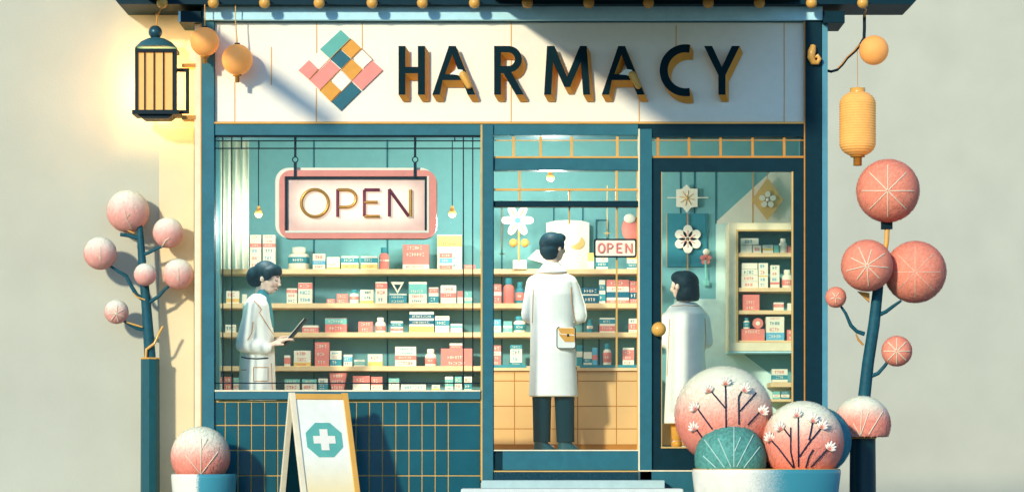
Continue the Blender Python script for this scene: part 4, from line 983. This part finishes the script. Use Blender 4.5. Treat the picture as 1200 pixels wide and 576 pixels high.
# --- customer with bob
CYY = 1.05
cs = thing('person', (P(803, 520, CYY).x, CYY, FLZ), 'customer with dark bobbed hair and long cream coat behind the door glass', 'person')
b = MB(); hc = P(798, 334.5, CYY); hh = .235; fdir = Vector((-.5, .86, -.06))
M = head(b, hc, fdir, None, hh)
person_body(b, [(P(802, 345, CYY), P(803, 362, CYY), .045, .05), (P(790, 374, CYY), P(817, 374, CYY), .06, .06), (P(803, 375, CYY), P(803, 420, CYY), .11, .1), (P(803, 420, CYY), P(803, 440, CYY), .1, .12),
    (P(784, 374, CYY), P(780, 400, CYY + .02), .045, .035), (P(780, 400, CYY + .02), P(792, 404, CYY + .2), .034, .024), (P(821, 374, CYY), P(828, 400, CYY + .02), .045, .035), (P(828, 400, CYY + .02), P(816, 404, CYY + .2), .034, .024)])
for xa in (793, 813): person_body(b, [(P(xa, 438, CYY), P(xa, 478, CYY), .085, .055), (P(xa, 478, CYY), P(xa, 517, CYY), .052, .036), (P(xa, 519, CYY), P(xa, 521, CYY + .12), .03, .024)])
hand(b, P(793, 404, CYY + .2), (.9, .1, .1), (0, .3, 1), .6, 1); hand(b, P(815, 404, CYY + .2), (-.9, .15, .1), (0, .3, 1), .6, -1)
remesh(b, .006, 3).build('body', SKIN, cs)
face_parts(cs, hc, M, hh)
hr = MB()
hr.ball(P(803.5, 331, CYY), .11, 0, 3, sc=(1.02, 1.05, .92)); loft(hr, [(324, 793, 816, .09, 0), (335, 793.5, 819.5, .105, .0), (348, 792, 820, .11, 0), (352.5, 793, 818.5, .1, 0)], CYY)
hr.ball(P(797, 325, CYY), .07, 0, 3, sc=(1.1, 1.3, .8))
remesh(hr, .008, 5).build('hair', HAIR, cs)
MB().ball(P(793.8, 336, CYY - .125), .024, 0, 3, sc=(.7, .7, 1.1)).build('ear', SKIN, cs)
c_ = MB()
loft(c_, [(354, 793, 815, .06, 0), (359, 784, 822, .1, 0), (368, 778, 829, .13, 0), (385, 777.5, 830, .14, 0), (410, 781, 826, .14, 0), (450, 780, 828, .15, 0), (496, 778, 831, .165, 0)], CYY)
capsule(c_, P(783, 374, CYY), P(780, 400, CYY + .02), .066, .056); capsule(c_, P(823, 374, CYY), P(828, 400, CYY + .02), .066, .056)
capsule(c_, P(780, 400, CYY + .02), P(790, 403, CYY + .17), .055, .045); capsule(c_, P(828, 400, CYY + .02), P(818, 403, CYY + .17), .055, .045)
cc = remesh(c_, .009, 5); bv = cc.bvh(); coat = cc.build('coat', COATC, cs)
q = MB()
for ln in ([(787, 358.5), (803, 357.5), (819, 358.5)], [(785, 373), (784, 390), (783.5, 410), (782, 440)], [(826, 373), (827, 395), (826, 410), (829, 440)]): drape(q, bv, ln, .0033)
q.build('piping', GOLDD, coat)
q = MB()
for xa in (793, 813): capsule(q, P(xa, 480, CYY), P(xa, 512, CYY), .055, .045); q.ball(P(xa, 520, CYY + .04), .05, 0, 3, sc=(.9, 2, .9), zmin=FLZ)
q.build('tan_boots', TANB, cs)

# ------------------------------------------------------------------ blossom balls
def pompom(px, py, r, Y, petal=.02, cover=1.1, seed=1, zcut=None, m=0):
    rnd = random.Random(seed); c = P(px, py, Y); rr = R(r, Y); mb = MB().ball(c, rr * .985, m, 4, zmin=zcut)
    base = mb.bvh()
    n = int(4 * PI * rr * rr / (petal * petal) * cover)
    for i in range(n):
        z = 1 - 2 * (i + .5) / n; ph = i * 2.399963 + rnd.random() * .6; s_ = math.sqrt(max(0, 1 - z * z))
        nv = Vector((s_ * math.cos(ph), s_ * math.sin(ph), z)); p = c + nv * rr * rnd.uniform(.994, 1.0)
        if zcut is not None and p.z < zcut: continue
        t = nv.orthogonal().normalized(); t = Matrix.Rotation(rnd.uniform(0, 6.28), 3, nv) @ t; b_ = nv.cross(t)
        a = petal * rnd.uniform(.5, .75); tl = rnd.uniform(-.02, .08)
        tip = t * math.cos(tl) + nv * math.sin(tl)
        mb.add([p - t * a * .8, p + b_ * a * .55 + nv * .001, p + tip * a, p - b_ * a * .55 + nv * .001], [(0, 3, 2, 1)], m)
    return mb, base
def starv(mb, bvh, px, py, r, n, rr=.0035, a0=0., r0=0., lens=None):
    for i in range(n):
        a = a0 + 2 * PI * i / n; k = lens[i % len(lens)] if lens else 1
        drape(mb, bvh, [(px + r0 * math.cos(a), py + r0 * math.sin(a)), (px + r * k * math.cos(a), py + r * k * math.sin(a))], rr, lift=.004)

# left tree
TY = .1
lt = thing('blossom_tree', P(175, 418, TY), 'slender teal tree with six pale pink blossom balls left of the shop', 'tree')
q = MB(); q.tube([P(176.5, 424, TY), P(174.5, 395, TY), P(171, 350, TY), P(167, 310, TY), P(163.5, 263, TY)], [R(7), R(6.6), R(5.8), R(5), R(3.6)], 7)
q.build('trunk', BARK, lt)
def branch(tree, pts, rs, m=BARK, Y=TY, nm='branch', dy=0.):
    k = len(pts); MB().tube([P(a, b_, Y + dy * i / max(1, k - 1)) for i, (a, b_) in enumerate(pts)], [R(v) for v in rs], 7).build(nm, m, tree)
branch(lt, [(171, 353), (160, 345), (154, 335), (148, 323), (139, 318), (124, 308)], [2.6, 2.5, 2.3, 2.1, 1.9, 1.4], dy=-.04)
branch(lt, [(171, 357), (178, 352), (186, 347), (194, 338), (206, 329)], [2.4, 2.3, 2.1, 1.9, 1.3], dy=-.04)
branch(lt, [(165, 299), (174, 296), (186, 290), (196, 287)], [2.3, 2.1, 1.8, 1.2], dy=-.04)
branch(lt, [(163, 279), (152, 276), (141, 274.5)], [2.4, 2.3, 2.3])
branch(lt, [(169, 386), (160, 384), (152, 380), (142, 374)], [2.4, 2.2, 1.9, 1.3], dy=-.03)
branch(lt, [(170, 351), (160, 347.5), (156, 343)], [.9, .9, .6], GOLD, TY - .035, 'gilt_streak')
branch(lt, [(167, 383), (157, 380), (148, 377)], [.9, 1.1, .7], GOLD, TY - .035, 'gilt_streak')
branch(lt, [(157, 273), (150, 270), (148, 262)], [.9, .9, .7], GOLD, TY - .03, 'gilt_streak')
branch(lt, [(171, 419), (171.5, 409), (181, 402), (187, 389), (191, 382)], [1.5, 1.7, 1.6, 1.6, 1.5], GOLD, TY - .06, 'gilt_twig')
for i, (x, y, r, yy_, marks) in enumerate(((150, 247.5, 25, .03, 'v'), (197, 272.5, 18, -.02, 's'), (117.5, 296.5, 19.4, -.06, 'l'), (170, 321.5, 13.2, -.12, None), (209, 321, 18, -.04, 'l'), (136.5, 365, 14.2, -.04, 'x'))):
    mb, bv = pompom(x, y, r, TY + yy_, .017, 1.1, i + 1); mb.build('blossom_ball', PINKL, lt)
    if marks:
        q = MB()
        if marks == 'x': starv(q, bv, x - .5, y + 2, 9.5, 7, .0035, .4)
        elif marks == 'v': drape(q, bv, [(x - 4, y - 2), (x - 2, y + 8), (x + 2, y + 2)], .003, lift=.004); drape(q, bv, [(x - 2, y + 8), (x + 4, y + 20)], .003, lift=.004)
        elif marks == 's': drape(q, bv, [(x - 7, y + 16), (x - 3, y + 9), (x + 1, y + 6)], .004, lift=.004)
        else: drape(q, bv, [(x, y - 8), (x, y + 8)], .003, lift=.004); drape(q, bv, [(x, y + 6), (x - 6, y - 2)], .003, lift=.004)
        q.build('petal_veins', VEIN, lt)
def column(name, px0, px1, top, Y, label, n=6, flutes=False):
    t = thing(name, (X((px0 + px1) / 2, Y), Y, 0), label, 'planter')
    r = R((px1 - px0) / 2, Y) ; h = Z(top, Y)
    mb = MB(); c = Vector((X((px0 + px1) / 2, Y), Y, 0)); mb.lathe([(r * 1.05, 0), (r, h - .01)], c, n, smooth=n > 12); mb.build('shaft', mat('column_teal', (26, 94, 100), k=.72, rough=.45, speck=.2) if n < 12 else mat('column_dark', (8, 60, 66), k=.7, rough=.4, speck=.2), t, .003)
    MB().lathe([(r * 1.05, h - .01), (r * 1.07, h + .0), (r * .8, h + .004)], c, n, smooth=n > 12).build('gilt_rim', GOLD, t)
    return t
column('column_planter', 165, 187, 419, TY, 'tall narrow teal column planter under the left tree', 8)

# right tree
RY = -.02
rt_ = thing('blossom_tree', P(1011, 512, RY), 'teal tree with five coral blossom balls at the right of the shop', 'tree')
MB().tube([P(1008, 514, RY), P(1012.5, 465, RY), P(1017, 425, RY), P(1024, 380, RY), P(1029, 335, RY)], [R(8), R(7.6), R(7.2), R(7), R(6.2)], 7).build('trunk', BARK, rt_)
branch(rt_, [(1031, 340), (1036, 300), (1039, 282), (1040, 256)], [3, 3, 3, 3], GOLD, RY + .04, 'gilt_stem')
MB().pb(1033.5, 1046, 259, 268, RY + .01, .06).build('stem_cap', INK, rt_)
branch(rt_, [(1029, 369), (1038, 365), (1046, 359), (1056, 352)], [2.6, 2.3, 2.1, 1.5], dy=.02, Y=RY)
branch(rt_, [(1013, 391), (1004, 388), (997, 381), (991, 367), (983, 355)], [2.6, 2.4, 2.3, 1.9, 1.3], dy=-.03, Y=RY)
branch(rt_, [(1019, 441), (1029, 437), (1037, 428), (1045, 417)], [2.6, 2.3, 2.1, 1.5], dy=-.04, Y=RY)
branch(rt_, [(1012, 404), (1006, 398), (1003, 391)], [1.2, 1.4, .8], GOLDD, RY - .04, 'gilt_streak')
MB().ppoly([(1005, 341), (1019, 343), (1019, 354)], RY - .06, .03).build('gilt_fork', GOLDD, rt_)
for i, (x, y, r, yy_, mk) in enumerate(((1040.5, 223.5, 37.2, 0, 8), (1016, 311, 30.5, -.16, 9), (1072.5, 318.5, 36.5, .04, 8), (979.5, 348, 12.3, -.05, 5), (1051, 411, 18, -.06, 8))):
    mb, bv = pompom(x, y, r, RY + yy_, .018, 1.1, i + 20); mb.build('blossom_ball', mat('blossom_coral', (255, 140, 112), k=1.2, rough=.85, var=.05, vs=30), rt_)
    q = MB(); starv(q, bv, x, y, r * (.8 if mk != 5 else .5), mk, .0042 if i != 2 else .002, .1 if i == 1 else PI / 2, 1.2, [1, .82, .95, .78] if i == 1 else None); q.build('petal_veins', VEIN, rt_)
column('column_planter', 996, 1026, 512, RY - .06, 'short round dark column planter under the right tree', 28)
mb, bv = pompom(1010, 497, 34, RY - .06, .018, 1.1, 41, zcut=Z(511.5, RY - .06))
ds = thing('dome_shrub', P(1010, 512, RY - .06), 'half dome pink shrub with pale top on the dark column', 'shrub')
mb.build('blossom_dome', PINKT, ds)
q = MB()
for ln in ([(1008, 510), (1010, 480)], [(1008, 510), (1000, 495)], [(1009, 508), (1018, 482)], [(1018, 508), (1034, 482)]): drape(q, bv, ln, .004, lift=.005)
q.build('veins', VEIN, ds)

# left planter and shrub
PY_ = -.42
lp_ = thing('glazed_planter', (X(239, PY_), PY_, 0), 'round planter by tiled wall, sunlit left coloured cream, shaded right teal', 'planter')
rp = R(38.3, PY_); hp = Z(555, PY_ - rp)
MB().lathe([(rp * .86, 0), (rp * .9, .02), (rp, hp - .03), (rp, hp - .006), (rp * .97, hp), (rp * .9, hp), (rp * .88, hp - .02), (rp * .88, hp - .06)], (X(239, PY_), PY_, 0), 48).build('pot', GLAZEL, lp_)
MB().lathe([(0, hp - .05), (rp * .885, hp - .05)], (X(239, PY_), PY_, 0), 32).build('soil', SOIL, lp_)
ls_ = thing('ball_shrub', P(235, 553, PY_), 'round pink shrub with pale top in the left planter', 'shrub')
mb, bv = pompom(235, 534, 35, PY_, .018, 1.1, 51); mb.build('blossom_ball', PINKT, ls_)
q = MB()
for ln in ([(235.5, 554), (235.5, 514)], [(235, 528), (243, 514)], [(236, 554), (255, 529)], [(235, 554), (218, 533)]): drape(q, bv, ln, .0032, lift=.005)
q.build('veins', VEIN, ls_)

# right planter group
GY = -.78
cxp = X(898, GY); rxp = R(87, GY); ryp = .36
rp_ = thing('oval_planter', (cxp, GY, 0), 'wide oval planter with sunlit left coloured cream, shaded right teal', 'planter')
hp = Z(549.5, GY - ryp)
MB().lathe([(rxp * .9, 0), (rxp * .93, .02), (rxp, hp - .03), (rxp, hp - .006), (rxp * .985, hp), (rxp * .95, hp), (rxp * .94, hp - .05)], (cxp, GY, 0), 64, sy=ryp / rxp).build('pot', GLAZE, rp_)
MB().lathe([(rxp * .992, hp - .0), (rxp * .992, hp + .004), (rxp * .96, hp + .004)], (cxp, GY, 0), 64, sy=ryp / rxp).build('gilt_rim', GOLD, rp_)
MB().lathe([(0, hp - .03), (rxp * .945, hp - .03)], (cxp, GY, 0), 48, sy=ryp / rxp).build('soil', SOIL, rp_)
cv4 = lambda x, y: (780 + x / 3.471, 410 + y / 3.471)
def blossoms(tree, bvh, tips, size=10, m=CREAM):
    for (x, y, tilt) in tips:
        px, py = cv4(x, y); q = MB()
        for i in range(6):
            a = math.radians(90 + tilt + (i - 2.5) * 24); L_ = size * (.9 + .2 * math.cos((i - 2.5)))
            p0 = hit(bvh, px, py + size * .4, .012); 
            if p0 is None: continue
            d_ = Vector((math.cos(a), -.25, math.sin(a))); s_ = 1 / S(p0.y)
            pm = p0 + d_ * L_ * s_ * .55 + Vector((0, -.006, 0)); pe = p0 + d_ * L_ * s_ * 1.05
            q.tube([p0, pm, pe], [R(.6), R(1.9), R(.6)], 7, 0)
            q.tube([p0 + Vector((0, -.009, 0)), pm + Vector((0, -.0105, 0))], R(.4), 5, 1)
        if q.v: q.build('blossom', [m, CORAL], tree)
def shrubball(px, py, r, Y, label, m, seed, stems, tips, sm, sr, ring=False, petal=.018, lift=.008):
    t = thing('ball_shrub', P(px, py + r * .6, Y), label, 'shrub', 'ball shrubs in the oval planter')
    mb, bv = pompom(px, py, r, Y, petal, 1.1, seed, zcut=Z(551, Y)); mb.build('blossom_ball' if m in (PINKT,) else 'clipped_ball', m, t)
    for ln in stems:
        q = MB(); drape(q, bv, [cv4(*p_) for p_ in ln], sr, lift=lift)
        if q.v: q.build('stem', sm, t)
    blossoms(t, bv, tips)
    return t
STEM = mat('stem_ink', (26, 34, 62), rough=.6)
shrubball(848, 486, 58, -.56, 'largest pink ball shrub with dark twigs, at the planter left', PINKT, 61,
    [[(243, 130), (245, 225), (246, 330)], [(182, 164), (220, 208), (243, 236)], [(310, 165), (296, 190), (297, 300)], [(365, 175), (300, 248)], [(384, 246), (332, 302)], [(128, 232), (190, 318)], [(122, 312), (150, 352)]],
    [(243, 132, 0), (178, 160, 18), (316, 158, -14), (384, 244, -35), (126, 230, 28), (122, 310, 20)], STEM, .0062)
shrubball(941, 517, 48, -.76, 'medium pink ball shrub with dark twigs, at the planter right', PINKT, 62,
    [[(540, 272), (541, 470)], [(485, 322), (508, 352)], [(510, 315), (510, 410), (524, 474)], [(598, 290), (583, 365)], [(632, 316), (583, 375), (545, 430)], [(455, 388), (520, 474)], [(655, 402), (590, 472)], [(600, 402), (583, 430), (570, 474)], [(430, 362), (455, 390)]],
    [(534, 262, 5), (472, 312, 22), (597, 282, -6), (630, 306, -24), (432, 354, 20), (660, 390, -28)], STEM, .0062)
shrubball(856, 537, 42.5, -.8, 'blue green clipped ball shrub at the front of the planter', LEAFG, 63,
    [[(278, 315), (278, 474)], [(160, 365), (240, 476)], [(215, 360), (265, 472)], [(355, 345), (290, 472)], [(382, 393), (318, 476)], [(305, 355), (281, 410)], [(155, 430), (205, 476)]], [], VEINM, .0045, petal=.015, lift=.004)
shrubball(958, 516, 40, -.5, 'teal ball shrub half hidden behind the pink one', LEAFT, 64, [], [], VEINM, .004)

# ------------------------------------------------------------------ sandwich board
BYY = -.5
ab = thing('sandwich_board', P(376, 610, BYY), 'wooden framed sandwich board with white cross on green octagon', 'sandwich board')
al = math.radians(21)
u = Vector((math.cos(al), math.sin(al), 0)); vf = Vector((math.sin(al), -math.cos(al), 0))
Ht = 0.985; spl = .40
Tc = P(373, 459.5, BYY); Tc.z = Z(459.5, BYY); Ht = Tc.z
wt, wb = .225, .225
def frame_pt(side, s_, t_, n_=0.):   # side +1 front, -1 back; s across -1..1; t 0 top..1 bottom
    v = vf * side; base = Tc + u * s_ * wt + v * spl * t_ * (1 if side > 0 else .8) + Vector((0, 0, -Ht * t_))
    nn = (v * Ht + Vector((0, 0, spl))).normalized() * n_
    return base + nn + v * .02
def rail(s0, t0, s1, t1, side, th=.03, dp_=.03, m=0, mb=None, off=0.):
    a, b_ = frame_pt(side, s0, t0, off), frame_pt(side, s1, t1, off); d_ = (b_ - a).normalized()
    nn = ((vf * side) * Ht + Vector((0, 0, spl))).normalized(); w_ = nn.cross(d_).normalized() * th / 2; n2 = nn * dp_
    vs = [a - w_, a + w_, b_ + w_, b_ - w_, a - w_ - n2, a + w_ - n2, b_ + w_ - n2, b_ - w_ - n2]
    mb.add(vs, [(0,1,2,3),(7,6,5,4),(0,4,5,1),(1,5,6,2),(2,6,7,3),(3,7,4,0)], m)
for side, nm_ in ((1, 'front_frame'), (-1, 'back_frame')):
    mb = MB()
    for s_ in (-.93, .93): rail(s_, 0, s_, 1, side, .042, .03, 1 if s_ < 0 else 0, mb)
    rail(-.84, .03, .84, .03, side, .045, .028, 0, mb); rail(-.84, .9, .84, .9, side, .05, .028, 0, mb)
    bo = mb.build(nm_, [GOLD, CREAMT], ab, .003)
nn = (vf * Ht + Vector((0, 0, spl))).normalized(); dn = (vf * spl + Vector((0, 0, -Ht))).normalized()
def panel(side):
    a = [frame_pt(side, s_, t_, -.012) for s_, t_ in ((-.84, .04), (.84, .04), (.84, .88), (-.84, .88))]
    n2 = ((vf * side) * Ht + Vector((0, 0, spl))).normalized() * .01
    return MB().add(a + [p_ - n2 for p_ in a], [(0,3,2,1),(4,5,6,7),(0,1,5,4),(1,2,6,5),(2,3,7,6),(3,0,4,7)])
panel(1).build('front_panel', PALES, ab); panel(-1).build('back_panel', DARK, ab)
oc = frame_pt(1, .0, .37, -.008)
def flat(pts2, off, th, m, nm_):
    fr_ = [oc + u * a + (-dn) * b_ + nn * (off + th) for a, b_ in pts2]; bk = [p_ - nn * th for p_ in fr_]; n_ = len(fr_)
    mb = MB().add(fr_, [tuple(range(n_))]); mb.add(bk, [tuple(range(n_))[::-1]]); mb.add(fr_ + bk, [(i, i + n_, (i + 1) % n_ + n_, (i + 1) % n_) for i in range(n_)])
    return mb.build(nm_, m, ab)
ro = .152
flat([(ro * math.cos(PI / 8 + PI / 4 * i), ro * math.sin(PI / 8 + PI / 4 * i)) for i in range(8)], -.004, .004, MINT, 'octagon')
ca, cb_ = .086, .031
flat([(cb_, ca), (-cb_, ca), (-cb_, cb_), (-ca, cb_), (-ca, -cb_), (-cb_, -cb_), (-cb_, -ca), (cb_, -ca), (cb_, -cb_), (ca, -cb_), (ca, cb_), (cb_, cb_)], .001, .003, CREAM, 'cross')
